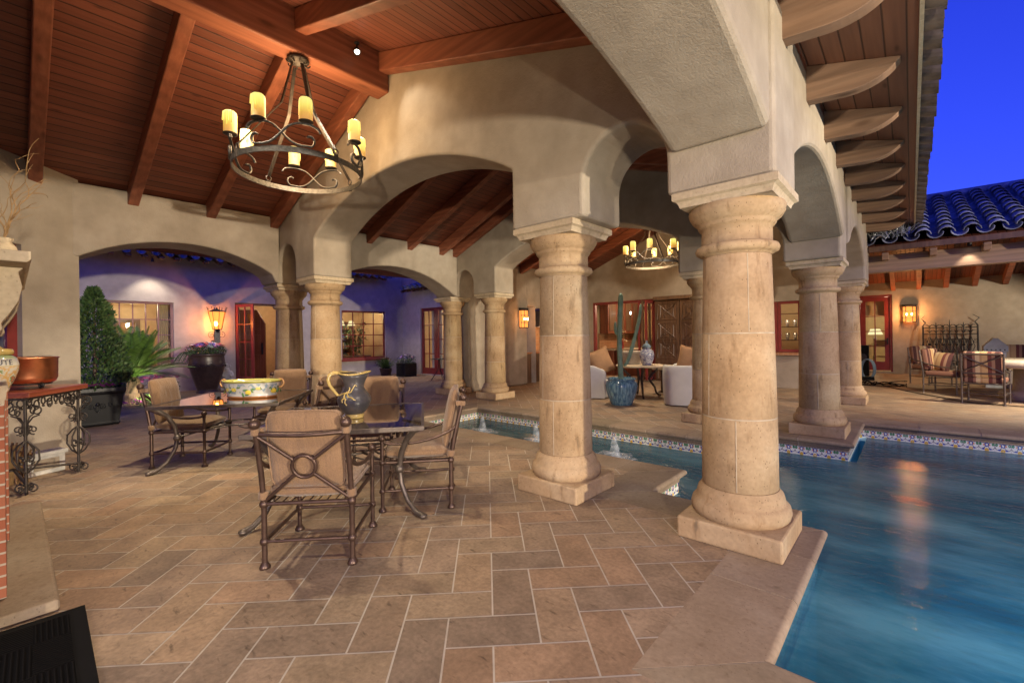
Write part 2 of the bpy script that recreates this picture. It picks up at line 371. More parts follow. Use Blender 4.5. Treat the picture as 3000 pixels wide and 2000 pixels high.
t = NT('painted by part'); vc = t.n('ShaderNodeVertexColor'); vc.layer_name = 'Col'; t.base(vc.outputs[0]); PAINT = t.set(.35)
t = NT('painted dull'); vc = t.n('ShaderNodeVertexColor'); vc.layer_name = 'Col'; t.base(t.mix(vc.outputs[0], t.ramp(t.noise(14), (.3, (.8, .8, .8)), (.7, (1.15, 1.15, 1.15))), .8, 'MULTIPLY')); DULL = t.set(.7)

# ---------------------------------------------------------------- ground, paving, pool
WL = -.24
def clip(poly, x0, x1, y0, y1):
    for ax, lim, sgn in ((0, x0, 1), (0, x1, -1), (1, y0, 1), (1, y1, -1)):
        out = []
        for i in range(len(poly)):
            a, b = poly[i - 1], poly[i]; da, db = sgn * (a[ax] - lim), sgn * (b[ax] - lim)
            if (da >= 0) != (db >= 0):
                t = da / (da - db); out.append((a[0] + (b[0] - a[0]) * t, a[1] + (b[1] - a[1]) * t))
            if db >= 0: out.append(b)
        poly = out
        if len(poly) < 3: return []
    return poly
RECTS = [(-16, -2.25, -4, 4.35), (-2.25, -.92, -4, 3.52), (-.92, 6, -4, 1.78), (-16, -7.15, 4.35, 6.85), (-16, -2.25, 6.85, 20.2), (-2.25, -1.01, 7.65, 20.2), (-1.01, 9, 9.45, 20.2)]
tl = MB(); gt = MB(); rr = random.Random(3)
TONES = [(.325, .233, .148), (.305, .218, .142), (.285, .207, .14), (.268, .198, .138), (.252, .19, .136), (.318, .238, .157), (.298, .22, .15), (.31, .21, .134)]
W_ = .2265; ca = math.cos(R(45)); OX, OY = -1.959, 1.975
def tw(u, v): return (OX + (u + v) * ca, OY + (v - u) * ca * -1 * -1)
def towld(u, v): return (OX + u * ca + v * ca, OY + u * ca - v * ca)     # u along (1,1), v along (1,-1)
g_ = .009
for n in range(-70, 90):
    for m in range(-60, 60):
        bu, bv = n + 2 * m, n - 2 * m
        cx, cy_ = towld(bu * W_, bv * W_)
        if not (-16.5 < cx < 9.5 and -4.5 < cy_ < 20.5): continue
        for (u0, v0, du, dv) in ((0, 0, 1, 2), (1, 0, 2, 1)):
            a0, b0 = (bu + u0) * W_ + g_ / 2, (bv + v0) * W_ + g_ / 2
            a1, b1 = (bu + u0 + du) * W_ - g_ / 2, (bv + v0 + dv) * W_ - g_ / 2
            q = [towld(a0, b0), towld(a0, b1), towld(a1, b1), towld(a1, b0)]
            c0 = rr.choice(TONES); k = rr.uniform(.86, 1.12); c0 = tuple(x * k for x in c0)
            for r_ in RECTS:
                p = clip(q, *r_)
                if p:
                    ar = sum(p[i - 1][0] * p[i][1] - p[i][0] * p[i - 1][1] for i in range(len(p)))
                    if ar < 0: p = p[::-1]
                    tl.add([(x, y, 0) for x, y in p], [tuple(range(len(p)))], False, c0)
for x0, x1, y0, y1 in RECTS: gt.add([(x0, y0, -.0015), (x1, y0, -.0015), (x1, y1, -.0015), (x0, y1, -.0015)], [(0, 1, 2, 3)])
struct(tl.build('patio_paving', PAVING)); struct(gt.build('paving_grout', GROUT))
EARTH = plain('dry earth', (.16, .12, .08), .95, 0, .3, 2)
gr = MB()
for x0, x1, y0, y1 in ((-120, -16, -120, 120), (9, 120, -120, 120), (-16, 9, -120, -4), (-16, 9, 20.2, 120)): gr.add([(x0, y0, -.03), (x1, y0, -.03), (x1, y1, -.03), (x0, y1, -.03)], [(0, 1, 2, 3)])
struct(gr.build('ground', EARTH))

# coping swept round the pool edge: water lies on the right of the line
EDGE = [(6, 2.23), (-.47, 2.23), (-.47, 3.97), (-1.8, 3.97), (-1.8, 4.8), (-6.7, 4.8), (-6.7, 6.4), (-1.8, 6.4), (-1.8, 7.2), (-.56, 7.2), (-.56, 9.0), (9, 9.0)]
prof = [(-.45, -.004), (-.45, 0), (-.03, 0)] + [(-.03 + .03 * math.sin(R(a)), -.03 + .03 * math.cos(R(a))) for a in range(15, 181, 15)] + [(-.045, -.062), (-.045, -.085), (-.06, -.095), (-.06, -.125), (-.3, -.125)]
cp = MB(); cj = MB(); tb = MB(); bw = MB()
rr = random.Random(5)
for i in range(len(EDGE) - 1):
    P, Q = Vector(EDGE[i]), Vector(EDGE[i + 1]); T = (Q - P).normalized(); N = Vector((T.y, -T.x)); L = (Q - P).length
    def turn(a, b, c):
        d1 = (b - a).normalized(); d2 = (c - b).normalized(); return d1.x * d2.y - d1.y * d2.x   # + left, - right
    t0 = turn(Vector(EDGE[i - 1]), P, Q) if i > 0 else 0
    t1 = turn(P, Q, Vector(EDGE[i + 2])) if i + 2 < len(EDGE) else 0
    k = max(1, round(L / .62)); gj = .011
    for j in range(k):
        s0, s1 = L * j / k, L * (j + 1) / k
        def at(s, u, z, end):
            sh = 0
            if end == 0 and j == 0: sh = -t0 * u
            if end == 1 and j == k - 1: sh = t1 * u
            return (P.x + T.x * (s + sh) + N.x * u, P.y + T.y * (s + sh) + N.y * u, z)
        a0 = s0 + (gj / 2 if j or t0 else 0); a1 = s1 - (gj / 2)
        vs = [at(a0, u, z, 0) for u, z in prof] + [at(a1, u, z, 1) for u, z in prof]; n = len(prof)
        c = rr.uniform(.85, 1.12); c = (c * rr.uniform(.98, 1.04), c, c * rr.uniform(.93, 1.03))
        cp.add(vs, [(m, m + 1, n + m + 1, n + m) for m in range(n - 1)] + [tuple(range(n))[::-1], tuple(range(n, 2 * n))], False, c)
    pj = [(p_[0] - (.004 if p_[0] > -.2 else 0), p_[1] - (.003 if p_[1] > -.02 else -.002)) for p_ in prof]
    vs = [(P.x + T.x * (s_ - t_ * u_) + N.x * u_, P.y + T.y * (s_ - t_ * u_) + N.y * u_, z_) for s_, t_ in ((.0, t0), (L, -t1)) for u_, z_ in pj]
    cj.add(vs, [(m, m + 1, n + m + 1, n + m) for m in range(n - 1)], False)
    u = -.07
    for mb, za, zb, uu in ((tb, -.125, WL - .06, u), (bw, WL - .06, -1.4, u)):
        q0 = P + N * uu - T * (t0 * uu); q1 = Q + N * uu + T * (t1 * uu)
        mb.add([(q0.x, q0.y, za), (q1.x, q1.y, za), (q1.x, q1.y, zb), (q0.x, q0.y, zb)], [(0, 1, 2, 3)])
struct(cp.build('pool_coping', COPING)); struct(cj.build('pool_coping_mortar', MORTAR))
def m_azulejo():
    """hand-painted waterline tile: cream with blue scrolls, ochre flowers and green leaves, 15 cm repeat"""
    t = NT('painted waterline tile'); s = t.sep(); per = .155
    a = t.math('ADD', s[0], s[1]); u = t.math('SUBTRACT', t.math('FRACT', t.math('DIVIDE', a, per)), .5); au = t.math('ABSOLUTE', u)
    v = t.math('DIVIDE', t.math('SUBTRACT', s[2], WL), .115)
    def ell(cx, cy, rx, ry):
        d = t.math('ADD', t.math('POWER', t.math('DIVIDE', t.math('SUBTRACT', au, cx), rx), 2), t.math('POWER', t.math('DIVIDE', t.math('SUBTRACT', v, cy), ry), 2)); return d
    nz = t.math('MULTIPLY_ADD', t.noise(60, 2), .9, -.45)
    col = (.72, .71, .62)
    def lay(col, d, c, lo=0, hi=1):
        dd = t.math('ADD', d, nz); m = t.math('MULTIPLY', t.math('GREATER_THAN', dd, lo), t.math('LESS_THAN', dd, hi)); return t.mix(col, c, m)
    col = lay(col, ell(.30, .62, .20, .42), (.05, .05, .10), .80, 1.15)
    col = lay(col, ell(.40, .80, .09, .18), (.07, .22, .09))
    col = lay(col, ell(.17, .72, .07, .12), (.65, .28, .10))
    col = lay(col, ell(.0, .75, .13, .24), (.02, .03, .28), .35, 1.1)
    col = lay(col, ell(.22, .22, .09, .10), (.02, .03, .30))
    col = lay(col, ell(.0, .12, .14, .22), (.62, .38, .06))
    col = lay(col, ell(.5, .5, .012, 9), (.35, .33, .28), -.6, 1)
    t.base(col); return t.set(.15, 0, .6)
struct(tb.build('pool_waterline_tile', m_azulejo()))
POOLP = plain('blue pool plaster', (.022, .11, .20), .8, 0, .2, 2)
bw.add([(-7, 2, -1.4), (9, 2, -1.4), (9, 9.2, -1.4), (-7, 9.2, -1.4)], [(0, 1, 2, 3)])
bw.add([(9, 2, -.1), (9, 9.2, -.1), (9, 9.2, -1.4), (9, 2, -1.4)], [(0, 1, 2, 3)])
struct(bw.build('pool_basin', POOLP))
def m_water():
    m = bpy.data.materials.new('pool water'); m.use_nodes = True; nt = m.node_tree; nt.nodes.clear(); N = nt.nodes.new; L = nt.links.new
    o = N('ShaderNodeOutputMaterial'); tr = N('ShaderNodeBsdfTransparent'); tr.inputs[0].default_value = (.62, .86, .93, 1)
    dA = N('ShaderNodeBsdfDiffuse'); dB = N('ShaderNodeBsdfTranslucent'); df = N('ShaderNodeMixShader'); df.inputs[0].default_value = .55; L(dA.outputs[0], df.inputs[1]); L(dB.outputs[0], df.inputs[2])
    gl = N('ShaderNodeBsdfGlossy'); gl.inputs['Roughness'].default_value = .05
    tc = N('ShaderNodeTexCoord'); mp = N('ShaderNodeMapping'); mp.inputs['Rotation'].default_value = (0, 0, R(-48)); mp.inputs['Scale'].default_value = (1, 2.6, 1); L(tc.outputs['Object'], mp.inputs[0])
    n1 = N('ShaderNodeTexNoise'); n1.inputs['Scale'].default_value = 7; n1.inputs['Detail'].default_value = 5; L(mp.outputs[0], n1.inputs['Vector'])
    n4 = N('ShaderNodeTexNoise'); n4.inputs['Scale'].default_value = 30; n4.inputs['Detail'].default_value = 3; L(mp.outputs[0], n4.inputs['Vector'])
    bp = N('ShaderNodeBump'); bp.inputs['Strength'].default_value = .34; bp.inputs['Distance'].default_value = .03; L(n1.outputs['Fac'], bp.inputs['Height'])
    fr = N('ShaderNodeFresnel'); fr.inputs[0].default_value = 1.33
    for q in (gl, fr): L(bp.outputs[0], q.inputs['Normal'])
    n2 = N('ShaderNodeTexNoise'); n2.inputs['Scale'].default_value = 1.1; n2.inputs['Detail'].default_value = 6; L(mp.outputs[0], n2.inputs['Vector'])
    rp = N('ShaderNodeValToRGB'); rp.color_ramp.elements[0].position = .35; rp.color_ramp.elements[0].color = (.84, .84, .84, 1); rp.color_ramp.elements[1].position = .7; rp.color_ramp.elements[1].color = (.97, .97, .97, 1); L(n2.outputs['Fac'], rp.inputs[0])
    n3 = N('ShaderNodeTexNoise'); n3.inputs['Scale'].default_value = .55; n3.inputs['Detail'].default_value = 7; n3.inputs['Roughness'].default_value = .62; L(mp.outputs[0], n3.inputs['Vector'])
    rc = N('ShaderNodeValToRGB'); e_ = rc.color_ramp.elements; e_.new(.5); e_[0].position = .33; e_[0].color = (.022, .105, .155, 1); e_[1].position = .5; e_[1].color = (.05, .19, .24, 1); e_[2].position = .68; e_[2].color = (.17, .35, .38, 1); L(n3.outputs['Fac'], rc.inputs[0]); L(rc.outputs[0], dA.inputs[0]); L(rc.outputs[0], dB.inputs[0])
    m1 = N('ShaderNodeMixShader'); L(rp.outputs[0], m1.inputs[0]); L(tr.outputs[0], m1.inputs[1]); L(df.outputs[0], m1.inputs[2])
    m2 = N('ShaderNodeMixShader'); L(fr.outputs[0], m2.inputs[0]); L(m1.outputs[0], m2.inputs[1]); L(gl.outputs[0], m2.inputs[2]); L(m2.outputs[0], o.inputs[0]); return m
wt = MB()
for x0, x1, y0, y1 in ((-.54, 9, 2.16, 9.07), (-1.87, -.54, 3.9, 7.27), (-6.77, -1.87, 4.73, 6.47)): wt.add([(x0, y0, WL), (x1, y0, WL), (x1, y1, WL), (x0, y1, WL)], [(0, 1, 2, 3)])
pwo = struct(wt.build('pool_water', m_water()))
for p_ in pwo.data.polygons:
    if p_.normal.z < 0: p_.flip()
lamp('SPOT', (2.2, 2.6, -1.2), 640, (.36, .76, 1), .15, (1.5, 3.6, -.3), 150, 1, 'underwater_pool_light')
lamp('SPOT', (4.5, 7.5, -1.2), 330, (.34, .76, 1), .15, (3.5, 6, -.3), 160, 1, 'underwater_pool_light')
# bubbling fountain jets in the channel
JET = NT('foaming water'); JET.base((.75, .8, .86)); JET.l(JET.ramp(JET.noise(9, 4), (.35, (.02, .02, .02)), (.7, (.38, .38, .38))), JET.b.inputs['Alpha']); JET.bump(JET.noise(30), .8, .02); JET = JET.set(.3)
JX = [(-5.75, 5.62), (-4.52, 5.62), (-3.12, 5.62)]
for k, (x, y) in enumerate(JX):
    t_ = thing('fountain_jet', ('white bubbling water jet in the channel, farthest from the pool', 'white bubbling water jet half hidden by the left edge of the near column', 'white bubbling water jet just right of the double-arch column')[k], 'fountain jet', (x, y, WL), 0, 'water jets in the pool channel')
    rj = random.Random(k)
    MB().lathe([(.10, 0), (.075, .04), (.055, .10), (.045, .16), (.036, .21), (.022, .25), (0, .265)], (0, 0, 0), 16, True, fn=lambda a, r, z: r * (1 + .2 * math.sin(3 * a + z * 40 + k) + .12 * math.sin(5 * a - z * 70))).build('water_column', JET, t_)
    MB().lathe([(.12, .0), (.16, .022), (.22, .012), (.30, .002)], n=26, fn=lambda a, r, z: r * (1 + .18 * math.sin(5 * a + k) + .1 * math.sin(11 * a)), sy=.7).build('foam', JET, t_)

# ---------------------------------------------------------------- stone columns
def column_parts(root, seed):
    r_ = random.Random(seed)
    MB().box((0, 0, .075), (.665, .665, .15)).build('plinth', STONE, root, .014)
    MB().lathe([(.30, .15), (.318, .17), (.327, .205), (.318, .245), (.302, .262), (.288, .268), (.286, .30), (.277, .33), (.262, .345), (.253, .36)], n=40).build('base', STONE, root)
    sh = MB(); zs = [.36, .36 + r_.uniform(.42, .52), .36 + r_.uniform(1.05, 1.2), 1.93]
    zs = [.36, .86, 1.45, 2.0]
    rad = lambda z: .250 - .027 * ((z - .36) / 1.64) ** 1.5
    for a, b in zip(zs[:-1], zs[1:]):
        k_ = r_.uniform(.84, 1.1); sh.lathe([(rad(a) - .004, a + .001), (rad(a), a + .007), (rad((a + b) / 2), (a + b) / 2), (rad(b), b - .007), (rad(b) - .004, b - .001)], n=48, col=(k_ * r_.uniform(.97, 1.03), k_, k_ * r_.uniform(.95, 1.05)))
    sh.build('shaft', DRUM, root)
    jm = MB(); 
    for z in zs[1:-1]: jm.lathe([(rad(z) - .006, z - .006), (rad(z) - .0015, z - .004), (rad(z) - .0015, z + .004), (rad(z) - .006, z + .006)], n=48)
    for a, b, th in ((zs[0], zs[1], 4.9), (zs[1], zs[2], 4.2), (zs[2], zs[3], 5.15)):
        th += r_.uniform(-.25, .25); e = .004
        for s_ in (0, 1):
            tt = th + s_ * math.pi * .97
            jm.tube([(math.cos(tt) * (rad(z) - .0015), math.sin(tt) * (rad(z) - .0015), z) for z in (a + .01, (a + b) / 2, b - .01)], e, 5)
    jm.build('mortar_joints', MORTAR, root)
    MB().lathe([(.223, 2.0), (.232, 2.012), (.245, 2.015), (.268, 2.028), (.276, 2.05), (.268, 2.072), (.245, 2.083), (.232, 2.087), (.231, 2.20), (.245, 2.205), (.256, 2.222), (.256, 2.235), (.262, 2.24), (.290, 2.262), (.312, 2.30), (.318, 2.335), (.31, 2.352)], n=44).build('capital', STONE, root)
    ab = MB(); h = [(.295, 2.352), (.297, 2.36), (.300, 2.372), (.312, 2.392), (.332, 2.402), (.336, 2.404), (.336, 2.452), (.332, 2.455)]
    vs = []
    for r, z in h: vs += [(-r, -r, z), (r, -r, z), (r, r, z), (-r, r, z)]
    fs = [(4 * i + j, 4 * i + (j + 1) % 4, 4 * i + 4 + (j + 1) % 4, 4 * i + 4 + j) for i in range(len(h) - 1) for j in range(4)] + [(3, 2, 1, 0), tuple(4 * (len(h) - 1) + j for j in range(4))]
    ab.add(vs, fs); ab.build('abacus', LIMESTONE, root)
CG = 'carved stone columns of the loggia'
COLS = [(-.94, 3.51, 'large stone column at the pool corner, its plinth on the coping, right half of the view'),
        (-2.465, 3.51, 'stone column standing left of the big pool-corner column, beside the end of the water channel'),
        (-7.33, 3.52, 'stone column behind the dark pitcher, beyond the dining tables'),
        (-8.8, 3.52, 'stone column half in shadow beside the open courtyard door, behind the lemon bowl'),
        (-1.0, 7.76, 'stone column on the pool coping across the water, second along the poolside arcade'),
        (-2.52, 7.70, 'stone column mostly hidden behind the largest pool-corner column, beside the white armchair'),
        (-7.39, 7.66, 'stone column right of the little round-headed opening, left of the wall lantern'),
        (-8.86, 7.62, 'stone column left of the little round-headed opening, in front of the red French doors'),
        (-1.0, 11.42, 'stone column at the far end of the poolside arcade, before the striped chairs')]
c0 = None
for k, (x, y, lb) in enumerate(COLS):
    c = thing('stone_column', lb, 'column', (x, y, 0), 0, CG); column_parts(c, k)

# ---------------------------------------------------------------- arched stucco walls
def roofz(x): return 5.0 - (.315 if x > -4.95 else .40) * abs(x + 4.95)
def gable(y0, y1, name, label, x5, x3, x2, x1):
    """cross wall with a wide arch between two small ones; x lists: pier edges"""
    z = 2.455; P = []
    P += [(x5[0], z), (x5[1], z), (x5[1], 2.72)] + arc((x5[1] + x3[0]) / 2, 2.72, (x3[0] - x5[1]) / 2, 180, 0, 18)[1:-1] + [(x3[0], 2.72), (x3[0], z)]
    P += [(x3[1], z), (x3[1], 3.04)] + segarch(x3[1], x2[0], 3.05, 3.61, 30)[1:-1] + [(x2[0], 3.04), (x2[0], z)]
    P += [(x2[1], z), (x2[1], 2.735)] + arc((x2[1] + x1[0]) / 2, 2.735, (x1[0] - x2[1]) / 2, 180, 0, 18)[1:-1] + [(x1[0], 2.735), (x1[0], z)]
    P += [(x1[1], z), (x1[1], roofz(x1[1]) - .02), (-4.95, 4.98), (x5[0], roofz(x5[0]) - .02)]
    o = MB().prism(P, lambda u, v, w_: (u, w_, v), y0, y1).build(name, STUCCO, None, .035, 3)
    return tag(o, label, 'wall')
gable(3.19, 3.835, 'arched_gable_wall', 'tall stucco gable wall with a wide arch between two small ones, behind the chandelier', (-9.14, -8.46), (-7.71, -7.0), (-2.83, -2.03), (-1.32, -.62))
gable(7.36, 8.0, 'arched_gable_wall', 'second stucco gable wall, across the water channel, with a dark lamp-lit arch beyond it', (-9.2, -8.5), (-7.8, -7.06), (-2.87, -2.18), (-1.36, -.68))
# poolside arcade
P = [(-4.2, 3.7), (-4.2, 2.735), (-1.2, 2.735)] + segarch(-1.2, 3.18, 2.735, 3.10, 30)[1:] + [(3.18, 3.7)]
P2 = [(3.842, 3.7)] + segarch(3.842, 7.352, 2.70, 3.22, 26) + [(7.352, 3.7)]
P3 = [(8.007, 3.7)] + segarch(8.007, 11.05, 2.70, 3.17, 26) + [(11.06, 2.455), (11.78, 2.455), (11.79, 2.7), (12.0, 2.9), (12.0, 3.7)]
for poly, lb in ((P, 'stucco poolside arch sweeping overhead down to the pool-corner column'), (P2, 'stucco poolside arch spanning between the pool-corner column and the column across the water'),
                 (P3, 'stucco poolside arch farthest along, ending at the tiled ramada roof')):
    tag(MB().prism(poly, lambda u, v, w_: (w_, u, v), -1.28, -.64).build('arcade_wall', STUCCO, None, .045, 3), lb, 'wall')
# west wall arches toward the courtyard
A1 = [(.55, 3.6), (.55, 2.62)] + segarch(.6, 3.05, 2.6, 2.95, 22) + [(3.12, 2.455), (3.18, 2.455), (3.18, 3.6)]
A2_ = [(3.842, 3.6), (3.842, 2.455), (3.9, 2.455)] + segarch(3.98, 7.2, 2.5, 3.0, 22) + [(7.3, 2.455), (7.35, 2.455), (7.35, 3.6)]
for poly, lb in ((A1, 'low wide stucco arch in the left wall, opening on the topiary and the cycad'), (A2_, 'low stucco arch beyond the dining columns, opening on the courtyard window')):
    tag(MB().prism(poly, lambda u, v, w_: (w_, u, v), -9.0, -8.33).build('courtyard_arch_wall', STUCCO, None, .04, 3), lb, 'wall')
# angled corner wall with the window by the fireplace
cw = thing('corner_wall', 'angled stucco corner wall behind the wrought iron console', 'wall')
ad = Vector((.42, -.907)); A0 = Vector((-8.36, .62)); an = Vector((.907, .42))
def cwp(s, z, d): return (A0.x + ad.x * s - an.x * d, A0.y + ad.y * s - an.y * d, z)
W0, W1, WZ0, WZ1 = .58, 1.9, .98, 2.66
for s0, s1, z0, z1 in ((0, W0, 0, 4.0), (W1, 5, 0, 4.0), (W0, W1, 0, WZ0), (W0, W1, WZ1, 4.0)):
    pass
cwm = MB(); ring = [(0, 0), (5, 0), (5, 4.2), (0, 3.72)]
outer = [cwp(s, z, 0) for s, z in ring]; 
holes = [(W0, WZ0), (W1, WZ0), (W1, WZ1), (W0, WZ1)]
for a, b in ((0, 1), (1, 2), (2, 3), (3, 0)):
    cwm.add([cwp(*ring[a], 0), cwp(*ring[b], 0), cwp(*holes[b], 0), cwp(*holes[a], 0)], [(0, 1, 2, 3)])
    cwm.add([cwp(*ring[a], .5), cwp(*ring[b], .5), cwp(*holes[b], .5), cwp(*holes[a], .5)], [(3, 2, 1, 0)])
    cwm.add([cwp(*ring[a], 0), cwp(*ring[b], 0), cwp(*ring[b], .5), cwp(*ring[a], .5)], [(0, 1, 2, 3)])
    cwm.add([cwp(*holes[a], 0), cwp(*holes[b], 0), cwp(*holes[b], .5), cwp(*holes[a], .5)], [(0, 1, 2, 3)])
cwm.build('stucco', STUCCO, cw)
fm = MB()
for a, b in ((0, 1), (1, 2), (2, 3), (3, 0)):
    (s0, z0), (s1, z1) = holes[a], holes[b]
    c = ((W0 + W1) / 2, (WZ0 + WZ1) / 2); k = .86
    i0 = (c[0] + (s0 - c[0]) * k, c[1] + (z0 - c[1]) * k); i1 = (c[0] + (s1 - c[0]) * k, c[1] + (z1 - c[1]) * k)
    for d0, d1 in ((.1, .17),):
        fm.add([cwp(s0, z0, d0), cwp(s1, z1, d0), cwp(*i1, d0), cwp(*i0, d0), cwp(s0, z0, d1), cwp(s1, z1, d1), cwp(*i1, d1), cwp(*i0, d1)], [(0, 1, 2, 3), (7, 6, 5, 4), (3, 2, 6, 7), (0, 4, 5, 1)])
wf = fm.build('window', RED, cw)
pg = MB(); pg.add([cwp(W0, WZ0, .14), cwp(W1, WZ0, .14), cwp(W1, WZ1, .14), cwp(W0, WZ1, .14)], [(0, 1, 2, 3)]); pg.build('pane', GLASS, wf)

# ---------------------------------------------------------------- loggia roof
roof = thing('loggia_roof', 'red stained board and beam gable roof over the whole loggia', 'roof')
for x0, x1, nm in ((-4.95, -.64, 'board_ceiling'), (-9.9, -4.95, 'board_ceiling')):
    pl = [(x0, roofz(x0)), (x1, roofz(x1)), (x1, roofz(x1) + .12), (x0, roofz(x0) + .12)]
    if x1 == -.64: pl = [(x0, 5.0), (-.64, roofz(-.64)), (-.64, roofz(-.64) + .12), (x0, 5.12)]
    MB().prism(pl, lambda u, v, w_: (u, w_, v), -5, 13.8).build(nm, CEIL, roof)
MB().box((-4.98, -.9, 4.75), (.25, 8.18, .46)).build('ridge_beam', BEAM, roof, .02)
MB().box((-4.98, 5.6, 4.75), (.25, 3.5, .46)).build('ridge_beam', BEAM, roof, .02)
MB().box((-4.98, 10.9, 4.75), (.25, 5.78, .46)).build('ridge_beam', BEAM, roof, .02)
def rafter(y, side, bay_w=.13, d=.24):
    if side < 0: xa, xb = -5.105, -8.62
    else: xa, xb = -4.855, -1.27
    pl = [(xa, roofz(xa) - .003), (xb, roofz(xb) - .003), (xb, roofz(xb) - d - .0), (xa, roofz(xa) - d)]
    MB().prism(pl, lambda u, v, w_: (u, w_, v), y - bay_w / 2, y + bay_w / 2).build('rafter', RAFTER, roof, .012)
for y in (-1.75, -.75, .22, 1.19, 2.15, 3.10): rafter(y, -1)
for y in (-2.6, -.3, .9, 2.10): rafter(y, 1)
rafter(3.10, 1)
for y in (3.95, 4.95, 5.95, 6.85, 7.27, 8.1, 9.1, 10.1, 11.1, 12.1): rafter(y, -1); rafter(y, 1)
# eave over the pool: soffit boards, sawn tails, fascia and barrel tiles
def soff(x): return 3.70 - .27 * (x + .64)
MB().prism([(-.66, soff(-.66)), (.06, soff(.06)), (.06, soff(.06) + .03), (-.66, soff(-.66) + .03)], lambda u, v, w_: (u, w_, v), -4, 12.6).build('eave_soffit', SOFFIT, roof)
tp = [(-.642, soff(-.642) - .002), (-.035, soff(-.035) - .002), (-.045, soff(-.05) - .03)]
tp += [tuple(p) for p in [(v.x, v.z) for v in bez((-.05, 0, 3.51), (-.13, 0, 3.41), (-.26, 0, 3.375), (-.40, 0, 3.385), 9)]] + [(-.642, 3.405)]
for y in (-1.6, -.55, .45, 1.42, 2.38, 3.44, 4.50, 5.53, 6.50, 7.42, 8.34, 9.24, 10.2, 11.2):
    MB().prism(tp, lambda u, v, w_: (u, w_, v), y, y + .115).build('rafter_tail', TAIL, roof, .009)
MB().rng((.062, -4, soff(.06) - .03), (.085, 12.6, soff(.06) + .05)).build('fascia_board', LIMESTONE, roof)
TILE_UNDER = plain('weathered clay tile', (.16, .125, .10), .8, 0, .35, 9, .3, .3)
et = MB()
y = -3.5
while y < 12.4:
    for kind in (0, 1):
        yc = y + .145 * kind; r0 = .085 if kind == 0 else .095
        for ring_ in (0, 1):
            rI = r0 - .014 * ring_
        a0, a1 = (180, 360) if kind == 0 else (0, 180)
        n = 9; zc = soff(.1) + (.135 if kind == 0 else .14); vs = []
        for xx, dz in ((-.45, .2), (.2 + random.uniform(-.012, .012), 0)):
            for rad_ in (r0, r0 - .014):
                for i in range(n + 1):
                    a = R(a0 + (a1 - a0) * i / n); vs.append((xx, yc + rad_ * math.cos(a), zc + dz + rad_ * math.sin(a)))
        m = n + 1; fs = []
        for i in range(n):
            fs += [(i, i + 1, 2 * m + i + 1, 2 * m + i), (m + i, 3 * m + i, 3 * m + i + 1, m + i + 1), (2 * m + i, 2 * m + i + 1, 3 * m + i + 1, 3 * m + i)]
        et.add(vs, fs)
    y += .29
et.build('eave_tiles', TILE_UNDER, roof)

# ---------------------------------------------------------------- house round the courtyard
def wall_grid(fn, u0, u1, z0, z1, holes, depth, mb):
    """wall face with rectangular holes [(ua, ub, za, zb)], given depth for reveals; fn(u, z, d)"""
    us = sorted({u0, u1, *[h[0] for h in holes], *[h[1] for h in holes]}); zs = sorted({z0, z1, *[h[2] for h in holes], *[h[3] for h in holes]})
    for a, b in zip(us[:-1], us[1:]):
        for c, d in zip(zs[:-1], zs[1:]):
            if any(h[0] <= a and b <= h[1] and h[2] <= c and d <= h[3] for h in holes): continue
            mb.add([fn(a, c, 0), fn(b, c, 0), fn(b, d, 0), fn(a, d, 0)], [(0, 1, 2, 3)])
    for a, b, c, d in holes:
        for (p, q) in (((a, c), (b, c)), ((b, c), (b, d)), ((b, d), (a, d)), ((a, d), (a, c))):
            mb.add([fn(*p, 0), fn(*q, 0), fn(*q, depth), fn(*p, depth)], [(0, 1, 2, 3)])
def panel_bars(fn, u0, u1, z0, z1, fw, cols, rows, mw, mat, name, parent, d0=.08, th=.05, bottom=None, pane=True, sheet=GLASS):
    """sash: frame fw wide, muntin bars mw wide, one glazed pane sheet as its sub-part"""
    mb = MB(); bt = bottom or fw
    def bar(ua, ub, za, zb, da, db):
        vs = [fn(u, z, d) for d in (da, db) for u, z in ((ua, za), (ub, za), (ub, zb), (ua, zb))]
        mb.add(vs, [(3, 2, 1, 0), (4, 5, 6, 7), (0, 1, 5, 4), (1, 2, 6, 5), (2, 3, 7, 6), (3, 0, 4, 7)])
    bar(u0, u0 + fw, z0, z1, d0, d0 + th); bar(u1 - fw, u1, z0, z1, d0, d0 + th); bar(u0 + fw, u1 - fw, z1 - fw, z1, d0, d0 + th); bar(u0 + fw, u1 - fw, z0, z0 + bt, d0, d0 + th)
    for i in range(1, cols):
        u = u0 + fw + (u1 - u0 - 2 * fw) * i / cols; bar(u - mw / 2, u + mw / 2, z0 + bt, z1 - fw, d0 + .008, d0 + th - .008)
    for i in range(1, rows):
        z = z0 + bt + (z1 - fw - z0 - bt) * i / rows; bar(u0 + fw, u1 - fw, z - mw / 2, z + mw / 2, d0 + .011, d0 + th - .011)
    o = mb.build(name, mat, parent)
    if pane:
        MB().add([fn(u0 + fw, z0 + bt, d0 + th / 2), fn(u1 - fw, z0 + bt, d0 + th / 2), fn(u1 - fw, z1 - fw, d0 + th / 2), fn(u0 + fw, z1 - fw, d0 + th / 2)], [(0, 1, 2, 3)]).build('pane', sheet, o)
    return o
house = thing('courtyard_house', 'stucco house wall with lit windows and open door across the courtyard, violet in the dusk', 'house')
CX = -15.7
f1 = lambda u, z, d: (CX - d, u, z)
hw = MB(); wall_grid(f1, -2, 10.8, 0, 4.4, [(1.6, 3.1, .71, 2.55), (4.65, 6.02, .06, 2.62), (8.15, 10.0, .67, 2.5)], .22, hw)
FY = 10.8
f2 = lambda u, z, d: (u, FY + d, z)
wall_grid(f2, CX, -8.66, 0, 4.0, [(-14.5, -10.86, .03, 2.6)], .22, hw)
hw.build('wall', STUCCO_COOL, house)
